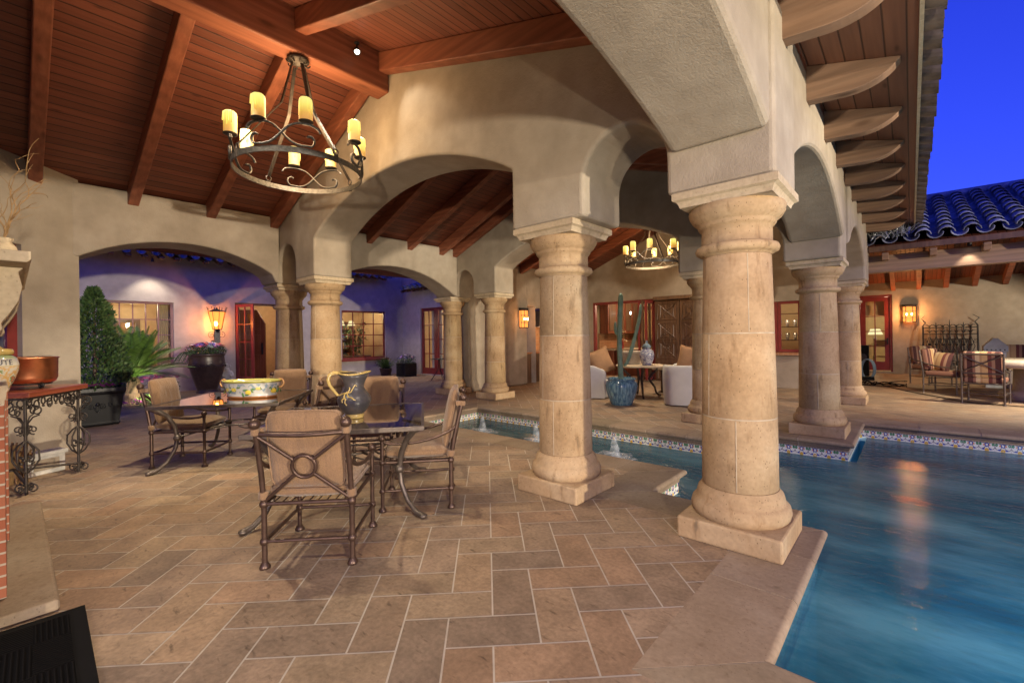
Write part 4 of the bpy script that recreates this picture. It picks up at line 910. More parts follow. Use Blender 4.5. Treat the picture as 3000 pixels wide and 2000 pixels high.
def make_table(label, loc, rz, group):
    t = thing('dining_table', label, 'table', loc, rz, group); h = .665; z = .725
    m = MB(); m.tube([(-h, -h, z), (h, -h, z), (h, h, z), (-h, h, z)], 0, 4, True, flat=(.019, .017), up=(0, 0, 1)); m.build('rim', TABLEMETAL, t, .004)
    MB().add([(-h + .01, -h + .01, z + .014), (h - .01, -h + .01, z + .014), (h - .01, h - .01, z + .014), (-h + .01, h - .01, z + .014)], [(0, 1, 2, 3)]).build('glass_top', TABLEGLASS, t)
    for sx, sy in ((-1, -1), (1, -1), (1, 1), (-1, 1)):
        d = Vector((sx, sy, 0)).normalized(); P = lambda r, z: tuple(d * r + Vector((0, 0, z)))
        pts = [P(.90, .715), P(.85, .70), P(.76, .62), P(.69, .50), P(.665, .36), P(.685, .24), P(.76, .11), P(.86, .035), P(.93, .018)]
        m = MB().tube(pts, [.020, .024, .026, .024, .022, .020, .020, .022, .026], 10); m.ball(P(.665, .36), .040, 12); m.ball(P(.93, .022), .034, 10, .6); m.build('leg', TABLEMETAL, t)
    m = MB()
    for sx, sy in ((-1, -1), (1, -1), (1, 1), (-1, 1)):
        d = Vector((sx, sy, 0)).normalized(); e = Vector((-sy, sx, 0)).normalized()
        m.tube([d * .66 + Vector((0, 0, .36)), d * .45 + Vector((0, 0, .40)), d * .19 + Vector((0, 0, .43))], .011, 8)
        for q in (-1, 1): m.tube([d * .42 + Vector((0, 0, .405)), d * .34 + e * q * .09 + Vector((0, 0, .41)), d * .22 + e * q * .11 + Vector((0, 0, .42)), d * .14 + e * q * .08 + Vector((0, 0, .43))], .008, 6)
    m.tube([(.19 * math.cos(a * math.pi / 12), .19 * math.sin(a * math.pi / 12), .43) for a in range(24)], .011, 8, True); m.build('stretcher', TABLEMETAL, t)
    return t
TG = 'square glass topped dining tables'
make_table('square glass topped table nearest the camera, carrying the dark pitcher', (-3.86, 2.06, 0), R(53), TG); make_table('square glass topped table at the left, carrying the lemon bowl', (-6.25, 1.90, 0), R(50.5), TG)
# lemon bowl and pitcher
TT = .742
bowl = thing('ceramic_bowl', 'oval white ceramic bowl painted with lemons on the left glass table', 'bowl', (-6.14, 2.0, TT), R(42))
m = MB(); pr = [(.0, 0), (.225, 0), (.235, .008), (.235, .02), (.228, .03), (.245, .08), (.262, .14), (.27, .185), (.278, .20), (.285, .205), (.28, .212), (.262, .205), (.245, .14), (.22, .04), (0, .03)]
m.lathe(pr, n=40, sx=1.28, sy=.72)
def m_majolica():
    t = NT('lemon painted majolica'); s = t.sep(); z = s[2]
    nz = t.noise(22, 3); col = t.mix((.70, .70, .64), t.ramp(nz, (.52, (.70, .70, .64)), (.58, (.32, .42, .5))), t.ramp(z, (.05, (0, 0, 0)), (.06, (1, 1, 1)), (.17, (1, 1, 1)), (.18, (0, 0, 0))))
    rim = t.ramp(z, (.02, (.42, .16, .05)), (.026, (0, 0, 0)), (.185, (0, 0, 0)), (.19, (.5, .48, .12)))
    m_ = t.ramp(z, (.02, (1, 1, 1)), (.028, (0, 0, 0)), (.18, (0, 0, 0)), (.188, (1, 1, 1))); t.base(t.mix(col, rim, m_)); return t.set(.12, 0, .6)
m.build('body', m_majolica(), bowl)
lm = MB(); rq = random.Random(2)
for i in range(13):
    a = 2 * math.pi * i / 13 + rq.uniform(-.1, .1); rz_ = .253; hz = .10 + .03 * math.sin(i * 2.4)
    c = Vector((1.28 * rz_ * math.cos(a), .72 * rz_ * math.sin(a), hz)); n_ = Vector((math.cos(a) / 1.28, math.sin(a) / .72, 0)).normalized(); tdir = Vector((-n_.y, n_.x, 0))
    def disc(c, rx, rz2, col, lift, ang=0):
        vs = [tuple(c + n_ * lift + tdir * (rx * math.cos(q * .524) * math.cos(ang) - rz2 * math.sin(q * .524) * math.sin(ang)) + Vector((0, 0, rx * math.cos(q * .524) * math.sin(ang) + rz2 * math.sin(q * .524) * math.cos(ang)))) for q in range(12)]
        lm.add(vs + [tuple(c + n_ * (lift + .008))], [(q, (q + 1) % 12, 12) for q in range(12)], True, col)
    for q in range(4): disc(c + tdir * rq.uniform(-.07, .07) + Vector((0, 0, rq.uniform(-.035, .05))), .032, .012, rq.choice([(.10, .22, .08), (.16, .26, .10), (.08, .18, .10)]), -.001, rq.uniform(0, 3))
    disc(c, .036, .03, rq.choice([(.75, .58, .08), (.72, .60, .16), (.70, .52, .06)]), .001)
lm.build('lemon_relief', PAINT, bowl)
for sx in (-1, 1):
    MB().tube([(sx * (.35 + .045 * math.sin(a)), 0, .17 + .05 * math.cos(a)) for a in [q * math.pi / 8 for q in range(-1, 10)]], .011, 8).build('handle', plain('ochre glaze', (.55, .30, .12), .2), bowl)
pit = thing('ceramic_pitcher', 'dark ribbed pitcher with a yellow handle and vine on the near glass table', 'pitcher', (-3.74, 2.05, TT), R(30)); pit.scale = (.86, .86, .80)
t = NT('dark ribbed glaze'); wv = t.math('SINE', t.math('MULTIPLY', t.sep()[2], 520)); t.base(t.ramp(t.noise(9, 4), (.3, (.045, .045, .052)), (.6, (.085, .075, .075)), (.78, (.15, .10, .07)))); t.bump(t.math('ADD', wv, t.math('MULTIPLY', t.noise(50), 1.5)), .35, .003); RIB = t.set(.3)
YEL = plain('yellow ochre glaze', (.50, .36, .12), .2, 0, .2, 14)
bp_ = [(.085, .045), (.105, .06), (.14, .11), (.165, .17), (.172, .205), (.16, .245), (.125, .29), (.10, .33), (.097, .36), (.105, .395), (.13, .45), (.165, .50)]
MB().lathe(bp_ + [(.155, .50), (.12, .45), (.09, .39), (.085, .34)], n=36).build('body', RIB, pit)
MB().lathe([(.088, 0), (.094, .008), (.09, .02), (.094, .03), (.09, .045), (.07, .05)], n=28).build('foot', YEL, pit)
m = MB(); m.tube([(.163 * math.cos(a * math.pi / 16), .163 * math.sin(a * math.pi / 16), .503 + .012 * math.sin(a * math.pi / 16 * 2 + 1)) for a in range(32)], .010, 8, True); m.build('rim', YEL, pit)
def wsurf(x, z, r): return None
hd = Vector((-.66, -.75, 0)).normalized()
m = MB(); m.tube([hd * r_ + Vector((0, 0, z_)) for r_, z_ in ((.15, .505), (.20, .515), (.245, .49), (.26, .44), (.245, .38), (.205, .32), (.165, .262))], [.016, .019, .019, .018, .017, .016, .014], 10); m.build('handle', YEL, pit)
def prof_r(z):
    for (r0, z0), (r1, z1) in zip(bp_[:-1], bp_[1:]):
        if z0 <= z <= z1: return r0 + (r1 - r0) * (z - z0) / (z1 - z0)
    return .1
m = MB()
a0 = math.atan2(hd.y, hd.x)
for path in (((0, .262), (.35, .285), (.7, .29), (1.0, .30), (1.15, .34), (1.35, .375), (1.5, .36)), ((.5, .288), (.75, .30), (.85, .33), (.8, .35)), ((.55, .285), (.6, .25), (.75, .225), (.7, .19), (.8, .16)), ((.75, .28), (.9, .25), (1.1, .245), (1.25, .22), (1.35, .215)), ((.62, .24), (.5, .215), (.55, .19))):
    m.tube([((prof_r(z) + .004) * math.cos(a0 + d), (prof_r(z) + .004) * math.sin(a0 + d), z) for d, z in path], .007, 7)
m.build('vine_relief', YEL, pit)

# ---------------------------------------------------------------- chandeliers
def make_chandelier(label, loc, rz, drop, group):
    t = thing('chandelier', label, 'chandelier', loc, rz, group); Rr = .64          # origin at ring centre
    m = MB(); n = 64
    for za, zb, ra, rb in ((-.028, .028, Rr, Rr),):
        pr = [(ra - .006, za), (ra + .006, za), (ra + .006, zb), (ra - .006, zb), (ra - .006, za)]
        vs = [((r) * math.cos(2 * math.pi * i / n), r * math.sin(2 * math.pi * i / n), z) for i in range(n) for r, z in pr[:4]]
        m.add(vs, [(4 * i + k, 4 * ((i + 1) % n) + k, 4 * ((i + 1) % n) + (k + 1) % 4, 4 * i + (k + 1) % 4) for i in range(n) for k in range(4)], False)
    m.build('ring', IRON, t)
    cn = MB().lathe([(.0, .0), (.10, .0), (.115, -.02), (.10, -.035), (.07, -.05), (.03, -.07), (0, -.08)], (0, 0, drop), 20)
    for k in range(8): 
        a = k * math.pi / 4; cn.tube([(math.cos(a) * (.09 + .03 * math.cos(q * .5)), math.sin(a) * (.09 + .03 * math.cos(q * .5)), drop - .035 - .03 * math.sin(q * .5)) for q in range(9)], .008, 6)
    cn.build('ceiling_canopy', RUSTIRON, t)
    for k in range(4):
        a = k * math.pi / 2 + .35; c, s = math.cos(a), math.sin(a); tan = (-s, c, 0)
        sp = MB().tube([(c * .07, s * .07, drop - .07), (c * (.07 + .25 * .5), s * (.07 + .25 * .5), drop - .07 - (drop - .16) * .45), (c * (Rr - .01), s * (Rr - .01), .10)], 0, 4, flat=(.018, .005), up=tan)
        sp.tube([(c * (Rr) + tan[0] * .03 * math.cos(q * .524), s * Rr + tan[1] * .03 * math.cos(q * .524), .072 + .03 * math.sin(q * .524)) for q in range(12)], .007, 6, True)
        sp.rng((-.0, -.0, -.0), (.0, .0, .0)) if 0 else None
        sp.tube([(c * (Rr + .008), s * (Rr + .008), -.034), (c * (Rr + .008), s * (Rr + .008), .045)], 0, 4, flat=(.022, .006), up=tan)
        sp.build('hanger_strap', RUSTIRON, t)
    cz = 0
    for k in range(4):
        am = k * math.pi / 2 + .35 + math.pi / 4
        for sg in (-1, 1):
            on = lambda u, z: (Rr * math.cos(am + sg * u / Rr), Rr * math.sin(am + sg * u / Rr), z)
            P = [on(*p) for p in spiral((-.235, .115), .022, .07, 60, 270 - 20, 12)]
            P += [on(v.x, v.z) for v in bez((-.235 + .02, 0, .045), (-.10, 0, .035), (-.06, 0, .09), (0, 0, .155), 8)][1:]
            P += [on(v.x, v.z) for v in bez((0, 0, .155), (.06, 0, .22), (.10, 0, .262), (.20, 0, .262), 8)][1:]
            P += [on(v.x, v.z) for v in bez((.20, 0, .262), (.27, 0, .262), (.33, 0, .255), (.345, 0, .20), 6)][1:]
            up = None
            ar = MB(); L = len(P)
            for q in range(L - 1):
                pass
            ar.tube([Vector(p) * 1.0 for p in P], [.009] * L, 6); ar2 = ar
            # flat hammered bar: second offset tube widens it radially
            ar.tube([Vector((p[0] * 1.022, p[1] * 1.022, p[2])) for p in P], [.009] * L, 6)
            b = ar.build('scroll_arm', IRON, t)
            cp_ = on(.215, .285); pan = MB().lathe([(0, 0), (.045, .0), (.066, .008), (.07, .016), (.062, .018), (.0, .012)], (cp_[0], cp_[1], .272), 18); pan.build('drip_pan', RUSTIRON, t)
            rc = random.Random(k * 2 + sg); cdm = MB().lathe([(.061, 0), (.062, .03), (.061, .19), (.057, .215), (.048, .224), (.043, .21), (0, .205)], n=20, fn=lambda a, r, z: r * (1 + .03 * math.sin(5 * a) * (z > .05)))
            for q in range(6): a = rc.uniform(0, 6.28); h0 = rc.uniform(.06, .13); cdm.tube([(.061 * math.cos(a), .061 * math.sin(a), .21), (.065 * math.cos(a), .065 * math.sin(a), h0)], [.006, .008], 6)
            cdm.build('candle', CANDLE, t, loc=(cp_[0], cp_[1], .288))
    return t
CHG = 'iron ring candle chandeliers'
c1 = make_chandelier('large iron ring chandelier with eight candles over the dining tables', (-4.97, 2.12, 3.27), R(-12), 1.24, CHG)
dup(c1, (-4.72, 10.5, 3.16), R(25), 'distant iron ring chandelier with candles over the white armchairs', CHG)
lamp('POINT', (-4.97, 2.12, 3.80), 115, (1, .66, .34), .4, name='chandelier_glow'); lamp('POINT', (-4.72, 10.5, 3.5), 150, (1, .66, .34), .4, name='chandelier_glow')
# visible spotlight heads
def spot_head(label, loc, to, n_='ceiling_spotlight', group='small ceiling spotlights', power=0, cone=90, stem=.1):
    t = thing(n_, label, 'spotlight', loc, 0, group); d = (Vector(to) - Vector(loc)).normalized(); q = d.to_track_quat('Z', 'Y').to_matrix().to_4x4()
    m = MB(); m.M = q; m.lathe([(.0, -.07), (.022, -.068), (.03, -.03), (.036, .02), (.038, .03), (.032, .03), (.028, .012)], n=16); m.M = None; m.tube([(0, 0, 0), (0, 0, stem)], .009, 6); m.lathe([(.03, stem - .01), (.03, stem)], n=12); m.build('housing', DARKIRON, t)
    m = MB(); m.M = q; m.lathe([(0, .014), (.028, .016)], n=16); m.build('lens', BULB, t)
    if power: lamp('SPOT', Vector(loc) + d * .05, power, CREAM, .03, to, cone, .6, 'spotlight_glow')
    return t
spot_head('bright little spotlight on the side of the ridge beam above the wide arch', (-4.79, 2.72, 4.80), (-3.9, 2.3, 3.4))
spot_head('bright little spotlight under the courtyard eave, seen through the left arch', (-15.2, 2.55, 3.62), (-15.55, 2.6, 1.2), power=90)
# courtyard lantern
def scroll_lantern(label, loc, rz, group, w_=.3, h=.5):
    """wall lantern with amber glass and scrolls; local +y points away from the wall"""
    t = thing('wall_lantern', label, 'lantern', loc, rz, group)
    ring = [(-w_ / 2, 0), (-w_ / 2, .07), (-w_ * .25, .13), (w_ * .25, .13), (w_ / 2, .07), (w_ / 2, 0)]
    MB().prism([(x * .95, y * .93) for x, y in ring], lambda u, v, z: (u, v, z), .02, h).build('amber_glass', AMBER, t)
    m = MB()
    for x, y in ring: m.tube([(x, y, 0), (x, y, h + .01)], .008, 4)
    for z in (.005, h): m.tube([(x, y, z) for x, y in ring], .009, 4)
    for i in range(1, 4):
        a, b = Vector((*ring[i], 0)), Vector((*ring[i + 1], 0)) if i < 4 else None; c = (a + b) / 2; d = (b - a); L = d.length; d.normalize(); nn = Vector((-d.y, d.x, 0)); 
        if nn.y < 0: nn = -nn
        for zc, sg in ((h * .30, 1), (h * .70, -1)):
            for q in (-1, 1): m.tube([c + d * q * u + nn * .006 + Vector((0, 0, zc + sg * v)) for u, v in spiral((L * .22, 0), L * .04, L * .2, 0, 420, 14)], .005, 5)
    m.build('scrollwork', DARKIRON, t)
    MB().prism([(-w_ * .58, 0), (w_ * .58, 0), (w_ * .5, .08), (w_ * .25, .15), (-w_ * .25, .15), (-w_ * .5, .08)], lambda u, v, z: (u, v * (1 - (z - h) * 1.5) + 0, z), h + .012, h + .07).build('cap', DARKIRON, t, .01)
    m = MB()
    for q in (-1, 1): m.ball((q * w_ * .2, .118, h * .5), .026, 8, 1.4)
    m.build('bulb', HOT, t); return t
s1 = scroll_lantern('amber scrollwork wall lantern between the far columns and the kitchen opening', (-8.655, 10.2, 1.70), R(-90), 'amber scrollwork wall lanterns', .34, .52)
lamp('POINT', (-8.40, 10.2, 1.98), 16, (1, .42, .14), .06, name='lantern_glow')
s2 = dup(s1, (-.04, 19.99, 1.74), R(180), 'amber scrollwork wall lantern beside the ramada door', None, 1.0); lamp('POINT', (-.04, 19.72, 2.0), 60, (1, .42, .14), .06, name='lantern_glow')
ln = thing('post_lantern', 'tall flared amber lantern on a bracket above the flower urn', 'lantern', (-15.33, 4.07, 1.78), 0)
m = MB(); 
for k in range(8):
    a = k * math.pi / 4; c, s = math.cos(a), math.sin(a); m.tube([(c * .12, s * .12, 0), (c * .225, s * .225, .52), (c * .235, s * .235, .58), (c * .265, s * .265, .64), (c * .25, s * .25, .655)], .0085, 6)
for z, r_ in ((.0, .12), (.52, .225)): m.tube([(r_ * math.cos(a * .3927), r_ * math.sin(a * .3927), z) for a in range(16)], .009, 6, True)
m.lathe([(.12, -.01), (.05, -.03), (.05, -.08), (.03, -.1), (.03, -.18)], n=14); m.build('cage', DARKIRON, ln)
MB().lathe([(.112, .005), (.215, .515)], n=16).build('amber_glass', AMBER, ln)
MB().lathe([(.226, .525), (.12, .575), (.03, .60), (.02, .64), (0, .65)], n=16).build('cap', DARKIRON, ln)
MB().ball((.06, -.05, .16), .05, 10, 1.5).build('bulb', HOT, ln)
m = MB().rng((-.06, -.07, -.75), (.03, .07, -.02)); m.rng((-.37, -.06, -.42), (-.05, .06, -.32))
for q in (-1, 1): m.tube([(-.05, q * .13 + q * u, -.17 + v) for u, v in spiral((0, 0), .02, .11, 0, 500, 20)], .008, 6)
m.build('bracket', IRON, ln)
lamp('POINT', (-15.36, 4.03, 1.98), 95, (1, .42, .12), .03, name='lantern_glow')

# ---------------------------------------------------------------- fireplace corner and console
def m_brick(name):
    t = NT(name); b = t.n('ShaderNodeTexBrick'); b.inputs['Scale'].default_value = 1; b.inputs['Brick Width'].default_value = .2; b.inputs['Row Height'].default_value = .062; b.inputs['Mortar Size'].default_value = .006
    b.inputs['Color1'].default_value = (.34, .10, .05, 1); b.inputs['Color2'].default_value = (.42, .15, .08, 1); b.inputs['Mortar'].default_value = (.5, .42, .33, 1)
    x = t.sep(); cb = t.n('ShaderNodeCombineXYZ'); t.l(t.math('ADD', x[0], x[1]), cb.inputs[0]); t.l(x[2], cb.inputs[1]); t.l(cb.outputs[0], b.inputs['Vector']); t.base(b.outputs[0]); t.bump(t.math('ADD', b.outputs['Fac'], t.noise(60)), .5, .006); return t.set(.85)
fp = thing('fireplace', 'stone mantelled fireplace with red brick edge and low stone hearth at the left edge', 'fireplace', (0, 0, 0))
MB().rng((-5.25, -1.2, .06), (-3.2, -.075, 3.9)).build('chimney_breast', STUCCO, fp, .01)
BRICK = m_brick('red brick')
mb = MB(); mb.rng((-5.28, -.075, .062), (-4.75, -.02, 1.12)); mb.rng((-4.05, -.075, .062), (-3.7, -.028, 1.12)); mb.rng((-4.75, -.075, .95), (-4.05, -.024, 1.12)); mb.build('brick_surround', BRICK, fp, .004)
MB().rng((-5.74, -1.2, .0), (-3.46, .165, .06)).build('hearth', HEARTH, fp, .018, 3)
cor = [(-.08, 1.50), (-.045, 1.50), (-.03, 1.53), (-.035, 1.56), (-.01, 1.60), (.03, 1.68), (.045, 1.76), (.03, 1.84), (.05, 1.865), (-.08, 1.865)]
for x in (-5.15, -3.95): MB().prism(cor, lambda u, v, w_: (w_, u, v), x, x + .3).build('corbel', LIMESTONE, fp, .006)
MB().prism([(-.08, 1.867), (.06, 1.867), (.075, 1.885), (.075, 1.925), (-.08, 1.925)], lambda u, v, w_: (w_, u, v), -5.35, -3.4).build('mantel_shelf', LIMESTONE, fp, .006)
mv = thing('mantel_vase', 'cream footed vase of curly branches on the fireplace mantel', 'vase', (-5.05, -.03, 1.926))
MB().lathe([(.05, 0), (.07, .01), (.045, .04), (.04, .07), (.07, .13), (.08, .19), (.065, .25), (.04, .28), (.052, .31), (.045, .31), (.03, .28)], n=22).build('body', LIMESTONE, mv)
br = MB(); rb_ = random.Random(21)
def twig(p, d, n, r, depth=0):
    pts = [p]
    for i in range(n):
        d = (d + Vector((rb_.uniform(-.55, .55), rb_.uniform(-.45, .55), rb_.uniform(-.3, .45)))).normalized(); p = p + d * .055; pts.append(p)
        if depth < 2 and rb_.random() < .28: twig(p, (d + Vector((rb_.uniform(-1, 1), rb_.uniform(-.6, 1), .2))).normalized(), n // 2, r * .6, depth + 1)
    br.tube(pts, [r * (1 - .7 * i / n) for i in range(n + 1)], 5)
for k in range(4): twig(Vector((0, 0, .30)), Vector((rb_.uniform(-.5, .1), rb_.uniform(-.1, .2), 1)).normalized(), 11, .006)
br.build('curly_branches', CHEST, mv)
e1 = Vector((-.845, .535, 0)); e2 = Vector((-.535, -.845, 0)); C0 = Vector((-6.3, .09, 0)); CL = .805; CDp = .42
con = thing('console_table', 'wrought iron scrollwork console with thick red wooden top', 'console table', tuple(C0), math.atan2(e1.y, e1.x))
# local x along e1, local y points back from e2: local +y = rotate e1 by 90 = (-.535,-.845)
MB().prism([(-.04, -.05), (CL + .03, -.05), (CL + .03, CDp + .4), (-.04, CDp + .4)], lambda u, v, w_: (u, v, w_), .93, .985).build('top', SLABWOOD, con, .008)
for lx, ly in ((0.02, 0.02), (CL - .02, .02), (CL - .02, CDp + .33), (.02, CDp + .33)):
    m = MB(); m.tube([(lx, ly, 0), (lx, ly, .93)], .013, 6)
    for pl in (0, 1):
        pt = (lambda u, v, lx=lx, ly=ly: (lx + u, ly, v)) if pl == 0 else (lambda u, v, lx=lx, ly=ly: (lx, ly + u, v))
        for q in (-1, 1):
            m.tube([pt(q * u, v) for u, v in [(.0, .20), (.06, .25), (.105, .33), (.10, .42), (.05, .48), (.0, .52)]], .008, 6)
            m.tube([pt(q * (.05 + u), .06 + v) for u, v in spiral((0, 0), .012, .05, 30, 560, 22)], .007, 5)
            m.tube([pt(q * (.06 + u), .62 + v) for u, v in spiral((0, 0), .010, .045, 200, 640, 20)], .006, 5)
            m.tube([pt(q * u, v) for u, v in [(0, .55), (.03, .60), (.02, .68), (.06, .74), (.11, .76)]], .007, 5)
            m.tube([pt(q * (.085 + u), .80 + v) for u, v in spiral((0, 0), .012, .055, 90, 520, 20)], .007, 5)
            for k in range(3): m.ball(pt(q * (.02 + .018 * k), .33 + .03 * math.sin(k * 2)), .014, 7)
    m.build('leg', RUSTIRON, con)
m = MB()
for (xa, ya, xb, yb) in ((0, 0, CL, 0), (CL, 0, CL, CDp + .35), (0, CDp + .35, 0, 0)):
    n = 9
    m.tube([(xa, ya, .915), (xb, yb, .915)], .010, 6)
    for k in range(n):
        f = (k + .5) / n; cx, cy_ = xa + (xb - xa) * f, ya + (yb - ya) * f; dx, dy = (xb - xa) / math.hypot(xb - xa, yb - ya), (yb - ya) / math.hypot(xb - xa, yb - ya)
        rr_ = .034 if k % 2 else .026
        m.tube([(cx + dx * rr_ * math.cos(a * .524), cy_ + dy * rr_ * math.cos(a * .524), .875 - (.03 if k % 2 else 0) + rr_ * 1.3 * math.sin(a * .524)) for a in range(12)], .007, 5, True); m.ball((cx, cy_, .825), .012, 6)
m.build('apron_scrolls', RUSTIRON, con)
m = MB(); m.tube([(.02, .02, .1), (.40, .35, .16), (CL - .02, CDp + .33, .1)], .012, 6); m.tube([(CL - .02, .02, .1), (.40, .35, .16), (.02, CDp + .33, .1)], .012, 6); m.build('stretcher', RUSTIRON, con)
def onc(u, v, z): p = C0 + e1 * u + e2 * v; return (p.x, p.y, z)
COPPER = plain('hammered copper', (.80, .33, .17), .33, 1.0, .2, 9, .5, .12)
pot = thing('copper_pot', 'hammered copper pot on the iron console', 'pot', onc(.40, .22, .986)); pot.scale = (1.2, 1.2, 1.12)
MB().lathe([(.0, .045), (.13, .045), (.165, .06), (.178, .10), (.18, .27), (.187, .275), (.187, .285), (.172, .285), (.17, .10), (.0, .06)], n=36).build('body', COPPER, pot)
m = MB(); 
for q in (.5, 2.6, 4.7): m.tube([(math.cos(q) * (.14 + u), math.sin(q) * (.14 + u), .03 + v) for u, v in spiral((0, 0), .008, .028, 0, 400, 14)], .008, 5)
m.tube([(.14 * math.cos(a * .524), .14 * math.sin(a * .524), .045) for a in range(12)], .008, 5, True); m.build('stand', DARKIRON, pot)
MB().lathe([(0, 0), (.04, .004), (.05, .012), (.035, .02), (0, .024)], n=14).build('handle_boss', plain('aged brass', (.25, .17, .07), .4, .9), pot, loc=(.150, -.105, .2)).rotation_euler = (R(90), 0, R(55))
jar = thing('ceramic_jar', 'large painted ceramic jar with yellow lid on the console, at the left edge', 'jar', onc(-.02, .20, .986)); jar.scale = (.85, .85, .92)
def m_jar():
    t = NT('painted jar'); z = t.sep()[2]; n_ = t.noise(11, 3); body = t.ramp(n_, (.36, (.60, .56, .48)), (.46, (.62, .36, .10)), (.54, (.62, .60, .5)), (.60, (.20, .28, .10)), (.68, (.5, .12, .06)), (.74, (.62, .6, .5)))
    band = t.ramp(z, (.0, (.5, .35, .08)), (.04, (.62, .6, .52)), (.05, (.5, .5, .5)), (.27, (.55, .42, .16)), (.285, (.62, .60, .53)), (.345, (.40, .38, .34)), (.36, (.3, .36, .2)))
    mk = t.ramp(z, (.045, (0, 0, 0)), (.05, (1, 1, 1)), (.265, (1, 1, 1)), (.275, (0, 0, 0))); t.base(t.mix(band, body, mk)); return t.set(.15, 0, .6)
MB().lathe([(.07, 0), (.085, .01), (.09, .03), (.10, .06), (.135, .14), (.165, .23), (.168, .30), (.15, .355), (.115, .38), (.105, .385)], n=32).build('body', m_jar(), jar)
MB().lathe([(.10, .386), (.125, .395), (.13, .42), (.12, .445), (.05, .455), (.02, .48), (0, .49)], n=24).build('lid', YEL, jar)
lt = bpy.data.curves.new('lettering', 'FONT'); lt.body = 'UTE'; lt.size = .075; lt.extrude = .001; lt.align_x = 'CENTER'
lo = bpy.data.objects.new('lettering_tmp', lt); COL.objects.link(lo); bpy.context.view_layer.update(); me_ = bpy.data.meshes.new_from_object(lo.evaluated_get(bpy.context.evaluated_depsgraph_get())); bpy.data.objects.remove(lo)
aj = math.atan2(.02, 1.0) - math.atan2(0, 1)
camdir = Vector((-jar.location.x, -jar.location.y, 0)).normalized(); a_j = math.atan2(camdir.y, camdir.x) + .35
for v in me_.vertices:
    r_j = .168; an_ = a_j + v.co.x / r_j; zz = .288 + v.co.y; k_ = .1705 if zz < .31 else .1705 - (zz - .31) * .33; v.co = Vector((k_ * math.cos(an_), k_ * math.sin(an_), zz))
me_.materials.clear(); me_.materials.append(plain('blue black glaze', (.06, .07, .12), .3)); lob = bpy.data.objects.new('lettering', me_); COL.objects.link(lob); lob.parent = jar
wb = thing('carved_stone_block', 'white carved stone block under the iron console', 'block', (-7.22, .22, 0), math.atan2(-.907, .42)); MB().box((0, 0, .11), (.34, .14, .22)).build('body', CARD, wb, .01); MB().rng((-.19, -.085, .20), (.19, .085, .245)).build('cap', CARD, wb, .008); MB().rng((-.11, .071, .05), (.11, .078, .17)).build('carved_panel', GREYSTONE, wb)
bd = MB(); rb_ = random.Random(8)
for k in range(70):
    a = rb_.uniform(0, 6.28); d = rb_.uniform(0, .11); bd.tube([(d * math.cos(a), d * math.sin(a), .0), (d * .6 * math.cos(a), d * .6 * math.sin(a), .17), (d * 1.5 * math.cos(a) + .03, d * 1.5 * math.sin(a), .36 + rb_.uniform(-.06, .06))], .006, 4)
tag(bd.build('straw_bundle', CHEST, None, loc=(-6.95, .0, 0)), 'sheaf of dry straw under the left end of the iron console', 'straw bundle')
# door mat
t = NT('ribbed black mat'); s = t.sep(); per = .30; u, v = t.math('DIVIDE', s[0], per), t.math('DIVIDE', s[1], per)
ck = t.math('MODULO', t.math('ADD', t.math('FLOOR', u), t.math('FLOOR', v)), 2.0); ck = t.math('ABSOLUTE', ck)
rib = t.math('SINE', t.math('MULTIPLY', t.math('ADD', t.math('MULTIPLY', s[0], ck), t.math('MULTIPLY', s[1], t.math('SUBTRACT', 1.0, ck))), 330)); t.base(t.ramp(rib, (.3, (.003, .003, .003)), (.8, (.008, .0075, .007)))); t.bump(rib, .8, .004); MATM = t.set(.95, 0, .08)
dm = thing('door_mat', 'black ribbed rubber door mat in the bottom left corner', 'mat', (-2.55, -.26, 0), R(-1.5)); MB().box((0, 0, .008), (1.62, .86, .010)).build('ribbed_pad', MATM, dm); MB().box((0, 0, .0045), (1.75, .99, .008)).build('border', BLACK, dm, .003)

# ---------------------------------------------------------------- courtyard planting
def leaf_quad(mb, p, d, up, L, W, col): 
    s_ = d.cross(up)
    if s_.length < 1e-3: s_ = d.orthogonal()
    s_ = s_.normalized() * W / 2; mb.add([p, p + d * L * .5 + s_, p + d * L, p + d * L * .5 - s_], [(0, 1, 2, 3)], False, col)
def flowers(name, mat_parent, c, rx, ry, h, n, cols, rnd, size=.03):
    f = MB()
    for i in range(n):
        a = rnd.uniform(0, 6.28); d = rnd.uniform(0, 1) ** .5; p = Vector((c[0] + rx * d * math.cos(a), c[1] + ry * d * math.sin(a), c[2] + h * rnd.uniform(.35, 1) * (1 - .4 * d))); nn = Vector((rnd.uniform(-.7, .7), rnd.uniform(-.7, .7), 1)).normalized(); t1 = nn.orthogonal().normalized(); t2 = nn.cross(t1); cl = rnd.choice(cols); s_ = size * rnd.uniform(.7, 1.2)
        for k in range(6):
            q = k * 1.047; v1 = t1 * math.cos(q) + t2 * math.sin(q); v2 = t1 * math.cos(q + .8) + t2 * math.sin(q + .8); f.add([p, p + v1 * s_ + nn * s_ * .15, p + v2 * s_ + nn * s_ * .15], [(0, 1, 2)], False, tuple(x * rnd.uniform(.8, 1.15) for x in cl))
    return f.build(name, PETAL, mat_parent)
def bedleaves(name, parent, c, rx, ry, h, n, rnd, mat=LEAF, L=.06):
    f = MB()
    for i in range(n):
        a = rnd.uniform(0, 6.28); d = rnd.uniform(0, 1) ** .5; p = Vector((c[0] + rx * d * math.cos(a), c[1] + ry * d * math.sin(a), c[2] + h * rnd.uniform(0, .85) * (1 - .4 * d))); dr = Vector((rnd.uniform(-1, 1), rnd.uniform(-1, 1), rnd.uniform(-.2, .8))).normalized(); leaf_quad(f, p, dr, Vector((0, 0, 1)), L * rnd.uniform(.7, 1.3), L * .6, (rnd.uniform(.55, 1.25),) * 3)
    return f.build(name, mat, parent)
